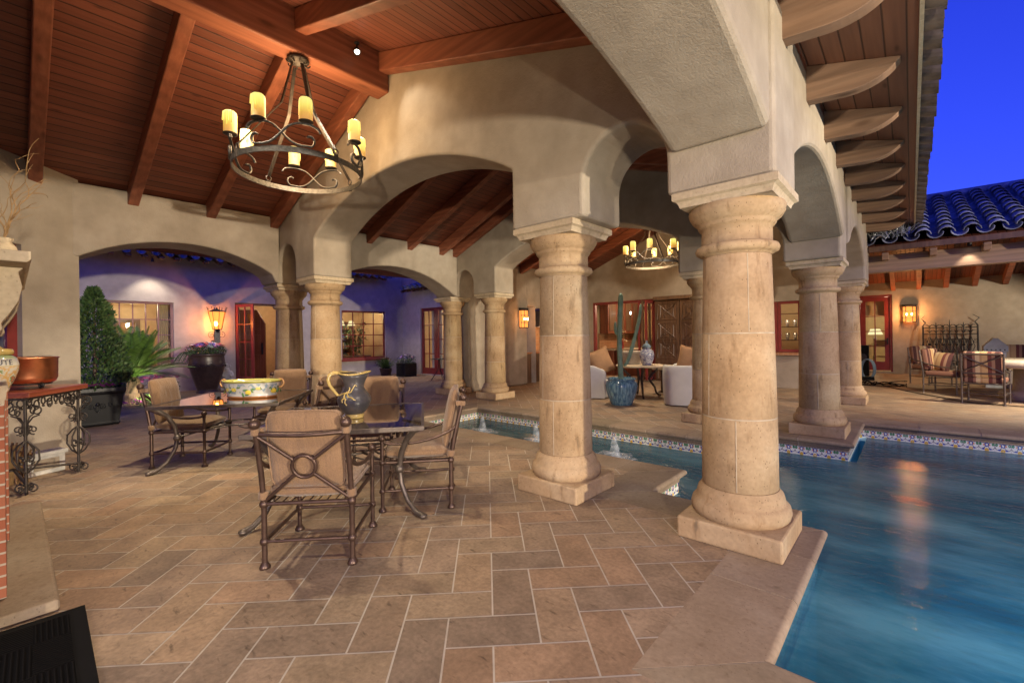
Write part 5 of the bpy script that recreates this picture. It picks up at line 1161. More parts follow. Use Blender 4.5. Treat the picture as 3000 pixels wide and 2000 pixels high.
PURPLE = [(.36, .04, .30), (.45, .06, .35), (.28, .03, .26)]
pbx = thing('planter_box', 'black square planter with raised ornament holding the cone shaped tree', 'planter', (-10.75, .98, 0))
vs = []; lv = [(.27, 0), (.29, .02), (.30, .05), (.285, .06), (.345, .55), (.365, .56), (.375, .60), (.37, .66), (.33, .66), (.32, .58)]
for r, z in lv: vs += [(-r, -r, z), (r, -r, z), (r, r, z), (-r, r, z)]
MB().add(vs, [(4 * i + j, 4 * i + (j + 1) % 4, 4 * i + 4 + (j + 1) % 4, 4 * i + 4 + j) for i in range(len(lv) - 1) for j in range(4)] + [(0, 1, 2, 3), tuple(4 * (len(lv) - 1) + j for j in range(4))]).build('box', PLANTBLACK, pbx, .006)
m = MB()
for q in (-1, 1):
    m.tube([(.318 + .012, q * (.07 + u), .35 + v) for u, v in spiral((0, 0), .01, .05, 180, 700, 20)], .010, 5); m.tube([(.328, q * (.16 + u), .36 + v) for u, v in spiral((0, 0), .008, .035, 0, 500, 16)], .009, 5); m.tube([(.33, 0, .24), (.33, q * .03, .29), (.332, q * .02, .36)], .012, 5)
m.ball((.33, 0, .38), .03, 8); m.build('ornament', PLANTBLACK, pbx)
rp_ = random.Random(12)
tp_ = thing('topiary_tree', 'cone shaped dark green evergreen growing in the black square planter', 'tree', (-10.75, .98, .60))
MB().tube([(0, 0, 0), (0, 0, .5), (.02, 0, 1.5)], [.035, .03, .01], 7).build('trunk', DARKWOOD, tp_)
f = MB()
for i in range(7200):
    h = rp_.random() ** 1.25; lim = .46 * (1 - h) ** .75 * (1 + .10 * math.sin(h * 19)) + .02; a = rp_.uniform(0, 6.28); lim *= 1.22 if i % 23 == 0 else 1; lim *= 1 + .16 * math.sin(3 * a + h * 13) + .08 * math.sin(7 * a - h * 9); r_ = lim * rp_.uniform(.45, 1.08) ** .6; p = Vector((r_ * math.cos(a), r_ * math.sin(a), .12 + h * 1.68)); d = (Vector((math.cos(a), math.sin(a), rp_.uniform(.2, 1.4))) + Vector((rp_.uniform(-.6, .6), rp_.uniform(-.6, .6), 0))).normalized()
    k = rp_.uniform(.45, 1.3); leaf_quad(f, p, d, Vector((rp_.uniform(-1, 1), rp_.uniform(-1, 1), .4)), rp_.uniform(.05, .085), .034, (k * rp_.uniform(.9, 1.25), k, k * .9))
f.build('crown', LEAF, tp_)
pf = thing('purple_flowers', 'purple petunias spilling round the foot of the cone shaped tree', 'flowers', (-10.75, .98, .60)); bedleaves('leaves', pf, (0, 0, 0), .42, .42, .16, 600, rp_); flowers('petals', pf, (0, 0, .05), .42, .42, .14, 130, PURPLE, rp_, .034)
cyc = thing('cycad_palm', 'low cycad with a stout shaggy trunk and arching green fronds before the courtyard window', 'palm', (-13.66, 1.87, 0))
MB().lathe([(.17, 0), (.20, .15), (.19, .35), (.15, .55), (.08, .64), (0, .66)], n=40, fn=lambda a, r, z: r * (1 + .10 * math.sin(13 * a + math.floor(z * 18) * 1.6) * math.cos(z * 110))).build('trunk', m_wood('shaggy trunk', (.16, .10, .05), (.34, .24, .13), (14, 14, 6)), cyc)
f = MB(); rk = random.Random(31)
for i in range(46):
    a = i * 2.4 + rk.uniform(-.2, .2); el = .12 + 1.25 * (i / 46) ** .75; L = rk.uniform(1.1, 1.4); b = Vector((.06 * math.cos(a), .06 * math.sin(a), .62)); d = Vector((math.cos(a) * math.cos(el), math.sin(a) * math.cos(el), math.sin(el))); pts = []
    for k in range(14):
        t_ = k / 13; pts.append(b + d * L * t_ + Vector((0, 0, -.42 * t_ * t_ * math.cos(el))))
    f.tube(pts, [.010 * (1 - .7 * k / 13) for k in range(14)], 4, col=(.9, 1, .7))
    for k in range(44):
        t_ = .10 + .9 * k / 44; q = min(12, int(t_ * 13)); p = pts[q].lerp(pts[q + 1], t_ * 13 - q); ax = (pts[q + 1] - pts[q]).normalized(); sd = ax.cross(Vector((0, 0, 1))).normalized(); upv = sd.cross(ax)
        ll = .26 * math.sin(math.pi * (.12 + .8 * t_)) + .03; kk = rk.uniform(.7, 1.25)
        for sg in (-1, 1): leaf_quad(f, p, (sd * sg + ax * .75 + upv * .25).normalized(), upv, ll, .022, (kk, kk, kk * .8))
f.build('fronds', PALM, cyc)
gc_ = thing('ground_cover', 'low yellow green plants at the foot of the cycad', 'plants', (-13.3, 2.3, 0)); gc_['kind'] = 'stuff'; bedleaves('leaves', gc_, (0, 0, 0), .5, .45, .25, 420, rk, FERN, .07); flowers('petals', gc_, (.2, -.5, .02), .35, .2, .14, 40, PURPLE, rk)
gc2 = thing('magenta_flowers', 'magenta flowers against the wall behind the left dining chair', 'flowers', (-15.1, 2.6, .35)); flowers('petals', gc2, (0, 0, 0), .2, .5, .25, 60, [(.5, .03, .2), (.6, .06, .28)], rk, .045); bedleaves('leaves', gc2, (0, 0, -.3), .25, .5, .5, 300, rk)
lamp('SPOT', (-12.9, 2.15, .1), 70, CREAM, .04, (-13.75, 1.8, .6), 110, .6, 'added_uplight')  # unseen uplight added to brighten the cycad
urn = thing('flower_urn', 'big dark brown urn with garland relief standing under the flared lantern', 'urn', (-14.75, 3.66, 0))
MB().lathe([(.27, 0), (.275, .03), (.25, .05), (.24, .09), (.26, .14), (.33, .36), (.39, .58), (.425, .74), (.435, .80), (.425, .86), (.41, 1.0), (.415, 1.02), (.44, 1.04), (.445, 1.07), (.43, 1.09), (.38, 1.09), (.37, .95)], n=44, fn=lambda a, r, z: r * (1 + (.012 * math.cos(a * 18) if z < .7 else 0))).build('body', URNBROWN, urn)
m = MB(); rk2 = random.Random(6)
for i in range(150):
    a = 2 * math.pi * i / 150; z = .80 - .07 * abs(math.sin(a * 3)); m.ball((.437 * math.cos(a), .437 * math.sin(a), z + rk2.uniform(-.02, .02)), rk2.uniform(.012, .022), 6)
m.build('garland_relief', URNBROWN, urn)
uf = thing('urn_flowers', 'mixed pink, red and blue flowers with trailing leaves in the big brown urn', 'flowers', (-14.75, 3.66, 1.06))
bedleaves('leaves', uf, (0, 0, 0), .48, .48, .36, 900, rk2, LEAF, .075); flowers('petals', uf, (0, 0, .06), .40, .40, .30, 70, [(.75, .16, .18), (.75, .32, .36), (.16, .12, .55), (.6, .06, .08), (.7, .7, .7), (.25, .18, .6)], rk2, .085)
m = MB()
for i in range(26):
    a = rk2.uniform(3.2, 5.6); p = Vector((.44 * math.cos(a), .44 * math.sin(a), .06)); pts = [p]
    for k in range(9): p = p + Vector((math.cos(a) * .035, math.sin(a) * .035, -.012 * k + .02)); pts.append(p); leaf_quad(m, p, Vector((rk2.uniform(-1, 1), rk2.uniform(-1, 1), -.5)).normalized(), Vector((0, 0, 1)), .045, .028, (rk2.uniform(.5, 1.1),) * 3)
    m.tube(pts, .004, 4, col=(.6, .6, .5))
m.build('trailing_leaves', LEAF, uf)
# garden statue of a crouching child, one continuous body grown from a skeleton
st = thing('garden_statue', 'small white stone statue of a crouching child beside the big brown urn', 'statue', (-15.1, 4.25, 0), R(-20))
MB().box((0, 0, .04), (.42, .30, .08)).build('plinth', PLASTER, st, .01)
bones = [(0, 0, .26), (.0, 0, .38), (.03, 0, .50), (.05, 0, .56), (.07, 0, .66), (.02, .11, .49), (.10, .14, .40), (.19, .08, .42), (.02, -.11, .49), (.10, -.15, .41), (.20, -.07, .43), (.02, .08, .24), (.20, .10, .30), (.17, .10, .12), (.26, .10, .10), (.02, -.08, .24), (.20, -.10, .22), (.06, -.12, .12), (.18, -.12, .10)]
ed = [(0, 1), (1, 2), (2, 3), (3, 4), (2, 5), (5, 6), (6, 7), (2, 8), (8, 9), (9, 10), (0, 11), (11, 12), (12, 13), (13, 14), (0, 15), (15, 16), (16, 17), (17, 18)]
rad = [.115, .105, .10, .055, .085, .055, .042, .032, .055, .042, .032, .08, .065, .045, .035, .08, .065, .045, .035]
me = bpy.data.meshes.new('body'); me.from_pydata(bones, ed, []); bo = bpy.data.objects.new('body', me); COL.objects.link(bo); bo.parent = st; me.materials.append(PLASTER)
sk = bo.modifiers.new('skin', 'SKIN'); 
for v, r_ in zip(me.skin_vertices[0].data, rad): v.radius = (r_, r_)
me.skin_vertices[0].data[0].use_root = True
sb = bo.modifiers.new('sub', 'SUBSURF'); sb.levels = 2; sb.render_levels = 2
hd_ = MB(); rk3 = random.Random(2)
for i in range(38): a = rk3.uniform(0, 6.28); e = rk3.uniform(.2, 1.5); hd_.ball((.06 + .085 * math.cos(a) * math.cos(e), .085 * math.sin(a) * math.cos(e), .67 + .085 * math.sin(e)), .024, 7)
hd_.build('hair', PLASTER, st)
def potted(name, label, cat, loc, kind, rnd, pr, ph, h):
    t = thing(name, label, cat, loc); MB().lathe([(pr * .72, 0), (pr * .78, .03), (pr, ph - .04), (pr * 1.06, ph - .03), (pr * 1.06, ph), (pr * .92, ph), (pr * .9, ph - .05)], n=24).build('pot', URNBROWN, t); f = MB()
    for i in range(130):
        a = rnd.uniform(0, 6.28); el = rnd.uniform(.35, 1.5); L = h * rnd.uniform(.6, 1.05); pts = [Vector((rnd.uniform(-.1, .1), rnd.uniform(-.1, .1), ph - .03))]; d = Vector((math.cos(a) * math.cos(el), math.sin(a) * math.cos(el), math.sin(el)))
        for k in range(1, 6): pts.append(pts[0] + d * L * k / 5 + Vector((0, 0, -.22 * L * (k / 5) ** 2)))
        sd = d.cross(Vector((0, 0, 1))).normalized() * .012; kk = rnd.uniform(.6, 1.25)
        for k in range(5): f.add([pts[k] - sd, pts[k] + sd, pts[k + 1] + sd * (.8 if k < 4 else .1), pts[k + 1] - sd * (.8 if k < 4 else .1)], [(0, 1, 2, 3)], False, (kk,) * 3)
        for k in range(10): q = rnd.randint(1, 4); leaf_quad(f, pts[q], (d + Vector((rnd.uniform(-1, 1), rnd.uniform(-1, 1), rnd.uniform(-.5, .5)))).normalized(), Vector((0, 0, 1)), .04, .02, (kk,) * 3)
    f.build('leaves', FERN, t); return t
potted('potted_fern', 'bright green foxtail fern in a brown pot below the far courtyard window', 'plant', (-14.55, 9.25, 0), 0, rk3, .22, .34, .62)
pw = thing('flower_planter', 'dark square planter of blue and pink flowers left of the red french doors', 'planter', (-14.25, 9.95, 0)); MB().box((0, 0, .25), (.55, .55, .5)).build('box', PLANTBLACK, pw, .02); bedleaves('leaves', pw, (0, 0, .48), .36, .36, .42, 700, rk3); flowers('petals', pw, (0, 0, .55), .34, .34, .3, 60, [(.25, .18, .5), (.5, .2, .5), (.6, .5, .6), (.16, .12, .5)], rk3, .05)
bt = thing('bistro_table', 'small dark iron bistro table before the red french doors', 'table', (-12.05, 9.75, 0)); MB().lathe([(0, .70), (.30, .70), (.31, .71), (.30, .72), (0, .72)], n=24).build('table_top', DARKIRON, bt)
for k in range(3): a = k * 2.09; MB().tube([(.02 * math.cos(a), .02 * math.sin(a), .7), (.05 * math.cos(a), .05 * math.sin(a), .35), (.28 * math.cos(a), .28 * math.sin(a), .0)], .012, 6).build('leg', DARKIRON, bt)
pd_ = thing('urn_pedestal', 'short pale stone pedestal between the two far columns', 'pedestal', (-9.75, 9.75, 0)); MB().box((0, 0, .34), (.34, .34, .62)).build('shaft', LIMESTONE, pd_, .01); MB().box((0, 0, .68), (.42, .42, .06)).build('cap', LIMESTONE, pd_, .01); MB().box((0, 0, .025), (.42, .42, .05)).build('base', LIMESTONE, pd_, .01)
tag(MB().lathe([(.05, 0), (.06, .02), (.03, .06), (.10, .16), (.13, .26), (.10, .34), (.12, .37), (.1, .37)], (-9.75, 9.75, .711), 18).build('terracotta_urn', plain('terracotta urn', (.42, .22, .12), .7)), 'small terracotta urn on the pale pedestal between the far columns', 'urn')

# ---------------------------------------------------------------- far loggia furniture
def m_glaze():
    t = NT('streaked blue glaze'); z = t.sep()[2]; st_ = t.noise(3.2, 5, t.vec((9, 9, 1.6))); t.base(t.ramp(t.math('ADD', st_, t.math('MULTIPLY', z, -.12)), (.3, (.045, .10, .16)), (.48, (.10, .21, .28)), (.62, (.20, .33, .36)), (.75, (.10, .24, .20)))); return t.set(.16, 0, .6)
cpot = thing('glazed_pot', 'big streaked blue glazed pot holding the tall cactus', 'pot', (-4.52, 8.47, 0))
MB().lathe([(.20, 0), (.215, .015), (.27, .14), (.318, .30), (.33, .40), (.312, .47), (.275, .505), (.27, .515), (.30, .53), (.305, .545), (.295, .555), (.25, .55), (.24, .46), (.0, .46)], n=44).build('body', m_glaze(), cpot)
CACT = NT('blue green cactus'); CACT.base(CACT.ramp(CACT.noise(8, 4), (.3, (.09, .15, .10)), (.7, (.19, .27, .19)))); CACT = CACT.set(.6)
cac = thing('tall_cactus', 'tall ribbed cactus with one long leaning arm, growing in the blue pot', 'cactus', (-4.52, 8.47, .46))
def ribbed(mb, pts, rad, nr=4):
    n = 24; P = [Vector(p) for p in pts]; vs = []; fs = []; L = len(P)
    for i, p in enumerate(P):
        t_ = (P[min(i + 1, L - 1)] - P[max(0, i - 1)]).normalized(); a = Vector((1, 0, 0)) - t_ * t_.x; a.normalize(); b = t_.cross(a)
        for k in range(n):
            th = 2 * math.pi * k / n; r_ = rad[i] * (.62 + .42 * abs(math.cos(th * nr / 2)) ** .7); vs.append(tuple(p + (a * math.cos(th) + b * math.sin(th)) * r_))
    for i in range(L - 1):
        for k in range(n): fs.append((i * n + k, i * n + (k + 1) % n, (i + 1) * n + (k + 1) % n, (i + 1) * n + k))
    fs += [tuple(range(n))[::-1], tuple((L - 1) * n + k for k in range(n))]; mb.add(vs, fs, True)
m = MB(); pts = [(.0, 0, 1.86 * k / 30) for k in range(31)]; ribbed(m, [(x - .03 * math.sin(z * 2), y, z) for x, y, z in pts], [(.056 - .008 * math.exp(-((z % .42) / .05) ** 2)) * (1 if z < 1.78 else max(.05, (1.90 - z) / .12)) for _, _, z in pts])
m.build('stem', CACT, cac)
ax_ = Vector((math.cos(R(41.75)), math.sin(R(41.75)), 0))
m = MB(); ap = [ax_ * x + Vector((0, 0, z)) for x, z in [(.06, .34), (.12, .40), (.17, .52), (.22, .68), (.27, .84), (.31, .98), (.345, 1.12), (.38, 1.27), (.405, 1.40), (.42, 1.53), (.425, 1.62)]]; ribbed(m, ap, [.03, .036, .04, .043, .04, .034, .04, .038, .034, .03, .015]); m.build('arm', CACT, cac)
m = MB(); ap = [ax_ * x + Vector((0, 0, z)) for x, z in [(-.06, .98), (-.10, 1.03), (-.11, 1.1), (-.11, 1.2), (-.105, 1.26)]]; ribbed(m, ap, [.02, .03, .034, .03, .015]); m.build('arm', CACT, cac)
rtb = thing('round_table', 'round stone topped table on curly cast iron legs behind the blue pot', 'table', (-4.72, 9.75, 0)); MB().lathe([(0, .70), (.52, .70), (.55, .715), (.55, .74), (.53, .75), (0, .75)], n=40).build('table_top', LIMESTONE, rtb)
for k in range(4):
    a = k * 1.571 + .6; c, s = math.cos(a), math.sin(a); m = MB(); m.tube([(c * r_, s * r_, z) for r_, z in ((.40, .70), (.36, .62), (.24, .50), (.20, .42), (.26, .33), (.33, .22), (.36, .10), (.44, .03), (.47, .05))], [.022, .025, .03, .032, .028, .024, .022, .025, .018], 8)
    m.tube([(c * (.24 + u), s * (.24 + u), .44 + v) for u, v in spiral((0, 0), .015, .075, 0, 470, 18)], .014, 6); m.build('leg', RUSTIRON, rtb)
def m_ginger():
    t = NT('blue and white jar'); t.base(t.ramp(t.noise(13, 2), (.40, (.55, .54, .52)), (.47, (.10, .11, .24)), (.53, (.58, .56, .53)), (.6, (.16, .15, .25)))); return t.set(.15, 0, .6)
gj = thing('ginger_jar', 'blue and white lidded jar on the round stone table', 'jar', (-4.48, 9.6, .751)); MB().lathe([(.09, 0), (.10, .01), (.15, .14), (.165, .24), (.14, .33), (.085, .37), (.075, .40)], n=30).build('body', m_ginger(), gj); MB().lathe([(.085, .40), (.10, .41), (.09, .45), (.04, .49), (.02, .52), (.03, .54), (0, .57)], n=22).build('lid', plain('grey blue glaze', (.18, .24, .27), .2), gj)
tr_ = thing('stone_trough', 'squat rough grey stone pot on the round stone table', 'pot', (-4.98, 9.85, .751)); MB().lathe([(.19, 0), (.21, .03), (.235, .25), (.245, .30), (.22, .31), (.20, .27), (0, .25)], n=26, fn=lambda a, r, z: r * (1 + .02 * math.sin(5 * a) + .015 * math.sin(11 * a + z * 20))).build('body', GREYSTONE, tr_)
ct = thing('coffee_table', 'long pale stone slab table beyond the round one', 'table', (-4.1, 11.0, 0)); MB().box((0, 0, .62), (1.5, .75, .09), R(10)).build('slab', LIMESTONE, ct, .015)
for sx in (-.55, .55): MB().box((sx, 0, .285), (.1, .5, .57), R(10)).build('leg', DARKWOOD, ct, .01)
bh = thing('birdhouse_lantern', 'little white house shaped lantern on the long stone table', 'lantern', (-3.78, 10.85, .668)); MB().box((0, 0, .10), (.22, .22, .20)).build('body', PLASTER, bh, .006); MB().lathe([(.21, .2), (.06, .34), (.03, .36), (.025, .42), (.04, .45), (0, .50)], n=4).build('roof', plain('pale blue roof', (.35, .40, .42), .6), bh); MB().box((.111, 0, .1), (.004, .12, .12)).box((0, -.111, .1), (.12, .004, .12)).build('window', DARKIRON, bh)
def barrel_chair(label, loc, rz):
    """tub chair facing local +y"""
    t = thing('barrel_armchair', label, 'armchair', loc, rz, 'white barrel armchairs')
    n = 36; m = MB(); vs = []; prof_ = lambda a: .76 - .14 * max(0, math.cos(a)) ** 1.0 * 0
    out = []; 
    for i in range(n + 1):
        a = R(-215 + 250 * i / n) ; e = 4.0; ca_, sa_ = math.cos(a), math.sin(a); k = (abs(ca_) ** e + abs(sa_) ** e) ** (-1 / e); hh = .76 - .16 * max(0, sa_ + .1); out.append((.40 * k * ca_, .40 * k * sa_, hh, k))
    M_ = 6
    for x, y, hh, k in out:
        q = .72; vs += [(x * .93, y * .93, .02), (x * .98, y * .98, .2), (x, y, hh - .06), (x * .96, y * .96, hh), (x * (q + .06), y * (q + .06), hh), (x * q, y * q, hh - .06)]
        vs += [(x * q, y * q, .3)]
    M_ = 7
    m.add(vs, [(i * M_ + j, (i + 1) * M_ + j, (i + 1) * M_ + j + 1, i * M_ + j + 1) for i in range(n) for j in range(M_ - 1)] + [tuple(range(M_)), tuple(n * M_ + j for j in range(M_))[::-1]], True); m.build('shell', WHITEFAB, t, sub=1)
    MB().box((0, .03, .235), (.58, .60, .41)).build('seat', WHITEFAB, t, .04, 3); return t
def pillow(label, loc, rot, sz=.46, grp='tan scatter pillows'):
    n = 12; vs = []; fs = []
    for f_ in (1, -1):
        for i in range(n + 1):
            for j in range(n + 1):
                u, v = -1 + 2 * i / n, -1 + 2 * j / n; p = max(0, (1 - u ** 2) * (1 - v ** 2)) ** .42; vs.append((u * sz / 2 * (1 - .08 * (1 - v * v)), f_ * p * sz * .20, v * sz / 2 * (1 - .08 * (1 - u * u)) + .0))
    N = n + 1; o = N * N
    for i in range(n):
        for j in range(n): a = i * N + j; fs += [(a, a + N, a + N + 1, a + 1), (o + a, o + a + 1, o + a + N + 1, o + a + N)]
    ob = MB().add(vs, fs, True).build('scatter_pillow', PILLOW, None, weld=True); ob.location = loc; ob.rotation_euler = rot; return tag(ob, label, 'pillow', grp)
barrel_chair('white barrel armchair right of the round table, its rounded back toward us', (-3.50, 9.32, 0), R(25)).scale = (1.15, 1.1, 1.08); barrel_chair('white barrel armchair half hidden behind the near double-arch column, left of the blue pot', (-5.55, 9.15, 0), R(-60))
sf = thing('white_sofa', 'low white sofa behind the round table, heaped with tan pillows', 'sofa', (-3.3, 10.2, 0), R(25)); MB().box((0, 0, .26), (1.5, .8, .40)).build('seat', WHITEFAB, sf, .06, 3); MB().box((0, .36, .52), (1.5, .2, .5)).build('back', WHITEFAB, sf, .07, 3)
pillow('upright tan pillow above the white barrel armchair on the right', (-3.62, 10.02, .86), (R(-15), R(12), R(20)), .62); pillow('slumped tan pillow at the right end, beside the column behind', (-3.10, 9.98, .78), (R(-20), R(-28), R(35)), .6); pillow('large tan pillow on the left armchair beside the cactus', (-5.50, 9.30, .82), (R(-15), R(-18), R(60)), .62)

# ---------------------------------------------------------------- ramada across the pool
ram = thing('ramada', 'tiled roof ramada with heavy timber beam across the pool, at the right edge', 'pavilion')
f4 = lambda u, z, d: (u, 20 + d, z)
mb = MB(); wall_grid(f4, -1.6, 8, 0, 4.4, [(-1.40, -.47, .06, 2.70)], .2, mb); mb.rng((-1.7, 13.8, 0), (-1.5, 20, 4.2)); mb.rng((7.9, 12.2, 0), (8.1, 20, 4.2)); mb.build('wall', STUCCO, ram)
MB().rng((-1.3, 12.0, 2.4), (-.67, 12.2, 3.6)).build('end_wall', STUCCO, ram)
MB().rng((-.66, 11.9, 2.655), (8, 12.12, 3.0)).build('beam', RAMBEAM, ram, .012)
MB().rng((-.62, 11.50, 3.03), (8, 11.54, 3.13)).build('fascia_board', DARKWOOD, ram)
for k in range(12):
    x = -.42 + k * .70; MB().prism([(12.2, 3.0), (11.56, 3.0 - .02), (11.53, 2.95), (11.60, 2.84), (12.2, 2.86)], lambda u, v, w_: (w_, u, v + .03), x, x + .1).build('rafter_tail', TAIL, ram, .008)
def rz_(y): return 3.16 + .40 * (y - 11.6) if y < 15.5 else 4.72 - .35 * (y - 15.5)
MB().prism([(11.55, rz_(11.55) - .04), (15.5, 4.68), (20, rz_(20) - .04), (20, rz_(20) + .02), (15.5, 4.74), (11.55, rz_(11.55) + .0)], lambda u, v, w_: (w_, u, v), -1.6, 8).build('board_ceiling', CEIL, ram)
for k in range(13):
    x = -.5 + k * .645; MB().prism([(15.6, 4.62), (19.98, rz_(19.98) - .08), (19.98, rz_(19.98) - .34), (15.6, 4.40)], lambda u, v, w_: (w_, u, v), x, x + .12).build('rafter', RAFTER, ram)
    MB().prism([(12.2, rz_(12.2) - .06), (15.4, 4.60), (15.4, 4.40), (12.2, rz_(12.2) - .26)], lambda u, v, w_: (w_, u, v), x, x + .12).build('rafter', RAFTER, ram)
for q, (xa, ya, xb, yb) in enumerate(((1.2, 15.4, 8, 17.5),)): MB().tube([(1.3, 13.0, 3.45), (5.0, 18.5, 3.35)], 0, 4, flat=(.07, .12), up=(1, 0, 0)).build('hip_beam', RAFTER, ram)
rt = barrel_rows(MB(), lambda u, s_, h: (-.62 + u, 11.46 + s_ * .93 - h * .37, 3.17 + s_ * .37 + h * .93), 27, .322, 11, .37, .12); rt.build('roof_tiles', BLUETILE, ram)
rg = MB()
for k in range(20): rg.tube([(-.6 + k * .43, 15.35, 4.73), (-.6 + k * .43 + .46, 15.35, 4.745)], [.13, .115], 12, col=(1, 1, 1))
rg.build('ridge_tiles', BLUETILE, ram)
d_ = panel_bars(f4, -1.34, -.53, .10, 2.64, .15, 2, 4, .028, RED, 'door', ram, .05, .06, .3); MB().rng((-.62, 19.98, 1.0), (-.58, 20.04, 1.22)).tube([(-.60, 19.97, 1.13), (-.60, 19.93, 1.13), (-.74, 19.93, 1.13)], .011, 6).build('handle', DARKIRON, d_)
m = MB(); m.rng((-1.40, 20.02, .06), (-1.345, 20.14, 2.70)); m.rng((-.525, 20.02, .06), (-.47, 20.14, 2.70)); m.rng((-1.345, 20.02, 2.645), (-.525, 20.14, 2.70)); m.build('door_frame', RED, ram)
room('office_walls', (-2.4, 20.22, .06), (1.2, 24.0, 2.9), CREAMW, 'y-'); lamp('POINT', (-.6, 22.0, 2.5), 90, (1, .88, .55), .15, name='room_light')
table_lamp((-1.05, 22.6, .92), 'white shaded lamp behind the ramada door', .62, .24)
dk = thing('writing_desk', 'wooden desk behind the ramada door', 'desk', (-.75, 22.6, .06)); MB().box((0, 0, .82), (1.5, .7, .06)).build('desk_top', CHEST, dk)
for sx in (-.68, .68):
    for sy in (-.28, .28): MB().box((sx, sy, .4), (.07, .07, .78)).build('leg', CHEST, dk)
dch = thing('desk_chair', 'slatted wooden chair at the desk behind the ramada door', 'chair', (-.85, 21.7, .06)); MB().box((0, 0, .45), (.44, .42, .05)).build('seat', CHEST, dch)
for sx in (-.2, .2):
    MB().box((sx, -.19, .22), (.045, .045, .43)).build('leg', CHEST, dch); MB().box((sx, .19, .55), (.045, .045, 1.1)).build('leg', CHEST, dch)
MB().box((0, .19, .95), (.36, .025, .22)).build('backrest', CHEST, dch)
pc = thing('wall_picture', 'dark framed picture behind the ramada door', 'picture', (-.2, 23.95, 1.3)); MB().box((0, 0, .5), (.9, .05, 1.2)).build('frame', DARKWOOD, pc); MB().box((0, -.03, .5), (.74, .01, 1.04)).build('canvas', plain('dull canvas', (.2, .18, .14), .7), pc)
bl = MB().add([(-1.19, 20.20, 2.0), (-.68, 20.20, 2.0), (-.68, 20.20, 2.50), (-1.19, 20.20, 2.50)], [(0, 1, 2, 3)]); 
for z in (2.0, 2.12, 2.24): bl.rng((-1.2, 20.17, z), (-.67, 20.205, z + .10))
tag(bl.build('roman_blind', CREAMW), 'cream roman blind at the top of the ramada door', 'blind')
spot_head('small lit spotlight under the ramada eave beside a rafter tail', (.82, 11.74, 3.02), (.82, 11.9, 2.4), power=22, cone=75, stem=.06)
# wrought iron gate leaning on the wall
ig = thing('iron_gate', 'wrought iron gate panel with spear tops leaning on the ramada wall', 'gate', (.29, 19.62, 0)); ig.rotation_euler = (R(-7), 0, 0)
m = MB(); W = 1.24
for x in (0, W): m.tube([(x, 0, 0), (x, 0, 1.62), (x + (.06 if x == 0 else -.06), 0, 1.72), (x + (-.02 if x == 0 else .02) * 2, 0, 1.84), (x + (.05 if x == 0 else -.10), 0, 1.95)], [.024, .022, .018, .014, .008], 6)
for z in (.10, .72, 1.34, 1.55): m.tube([(0, 0, z), (W, 0, z)], .014, 6)
m.build('frame', DARKIRON, ig)
for k in range(1, 8):
    x = W * k / 8; m = MB(); m.tube([(x, 0, .1), (x, 0, 1.62), (x, 0, 1.80 if k == 4 else (1.72 if k % 2 == 0 else 1.62))], [.016, .016, .006], 6)
    for q in (-1, 1):
        for zz in (1.58, 1.40): m.tube([(x, 0, zz), (x + q * .05, 0, zz + .06), (x + q * .12, 0, zz + .05)], [.016, .013, .004], 5)
        m.tube([(x, 0, .72), (x + q * .09, 0, .95), (x + q * .05, 0, 1.1), (x, 0, 1.30)], .009, 5); m.tube([(x + q * (.02 + u), 0, 1.12 + v) for u, v in spiral((.08, 0), .015, .075, 0, 480, 16)], .009, 5); m.tube([(x + q * (.01 + u), 0, .40 + v) for u, v in spiral((.09, 0), .02, .11, 90, 560, 18)], .009, 5)
    m.ball((x, .0, 1.02), .045, 8); m.build('spear_bar', DARKIRON, ig)
# striped chairs and stone table
def striped_chair(label, loc, rz):
    """square armchair facing local +y"""
    t = thing('striped_chair', label, 'chair', loc, rz, 'iron chairs with red striped cushions'); h = .29
    for sx in (-1, 1):
        MB().tube([(sx * h, h, 0), (sx * h, h, .62)], .016, 8).lathe([(.028, 0), (.02, .02)], (sx * h, h, 0), 8).ball((sx * h, h, .64), .024, 8).ball((sx * h, h, .2), .023, 8).build('leg', TABLEMETAL, t)
        MB().tube([(sx * h, -h, 0), (sx * h, -h, .45), (sx * h, -h - .07, .99)], .017, 8).lathe([(.028, 0), (.02, .02)], (sx * h, -h, 0), 8).ball((sx * h, -h, .2), .023, 8).build('leg', TABLEMETAL, t)
        MB().tube(bez((sx * h, -h - .03, .72), (sx * h, -.1, .62), (sx * h, .1, .60), (sx * h, h, .61), 8), .014, 8).build('armrest', TABLEMETAL, t)
    b = MB(); Y = lambda z: -h - .07 * max(0, z - .45) / .54
    for z in (.975, .60): b.tube([(-h, Y(z), z), (h, Y(z), z)], .014, 8)
    for q in (-1, 1): b.tube([(-q * h, Y(.62) - .01, .62), (0, Y(.78) - .015, .79), (q * h, Y(.96) - .01, .955)], .011, 8)
    b.build('back_frame', TABLEMETAL, t)
    s = MB(); 
    for a, c in (((-h, -h), (h, -h)), ((-h, h), (h, h)), ((-h, -h), (-h, h)), ((h, -h), (h, h))): s.tube([(*a, .40), (*c, .40)], .013, 8); s.tube([(*a, .2), (*c, .2)], .010, 8)
    s.build('seat_frame', TABLEMETAL, t)
    MB().box((0, .01, .465), (.56, .56, .11)).build('seat_cushion', STRIPE, t, .035, 3)
    o = MB().box((0, 0, .26), (.54, .12, .50)).build('back_cushion', STRIPE, t, .04, 3); o.location = (0, -h + .055, .52); o.rotation_euler = (R(7), 0, 0); return t
sc_ = striped_chair('striped cushion chair with its cross back to us, nearest the pool', (1.09, 12.84, 0), R(-13))
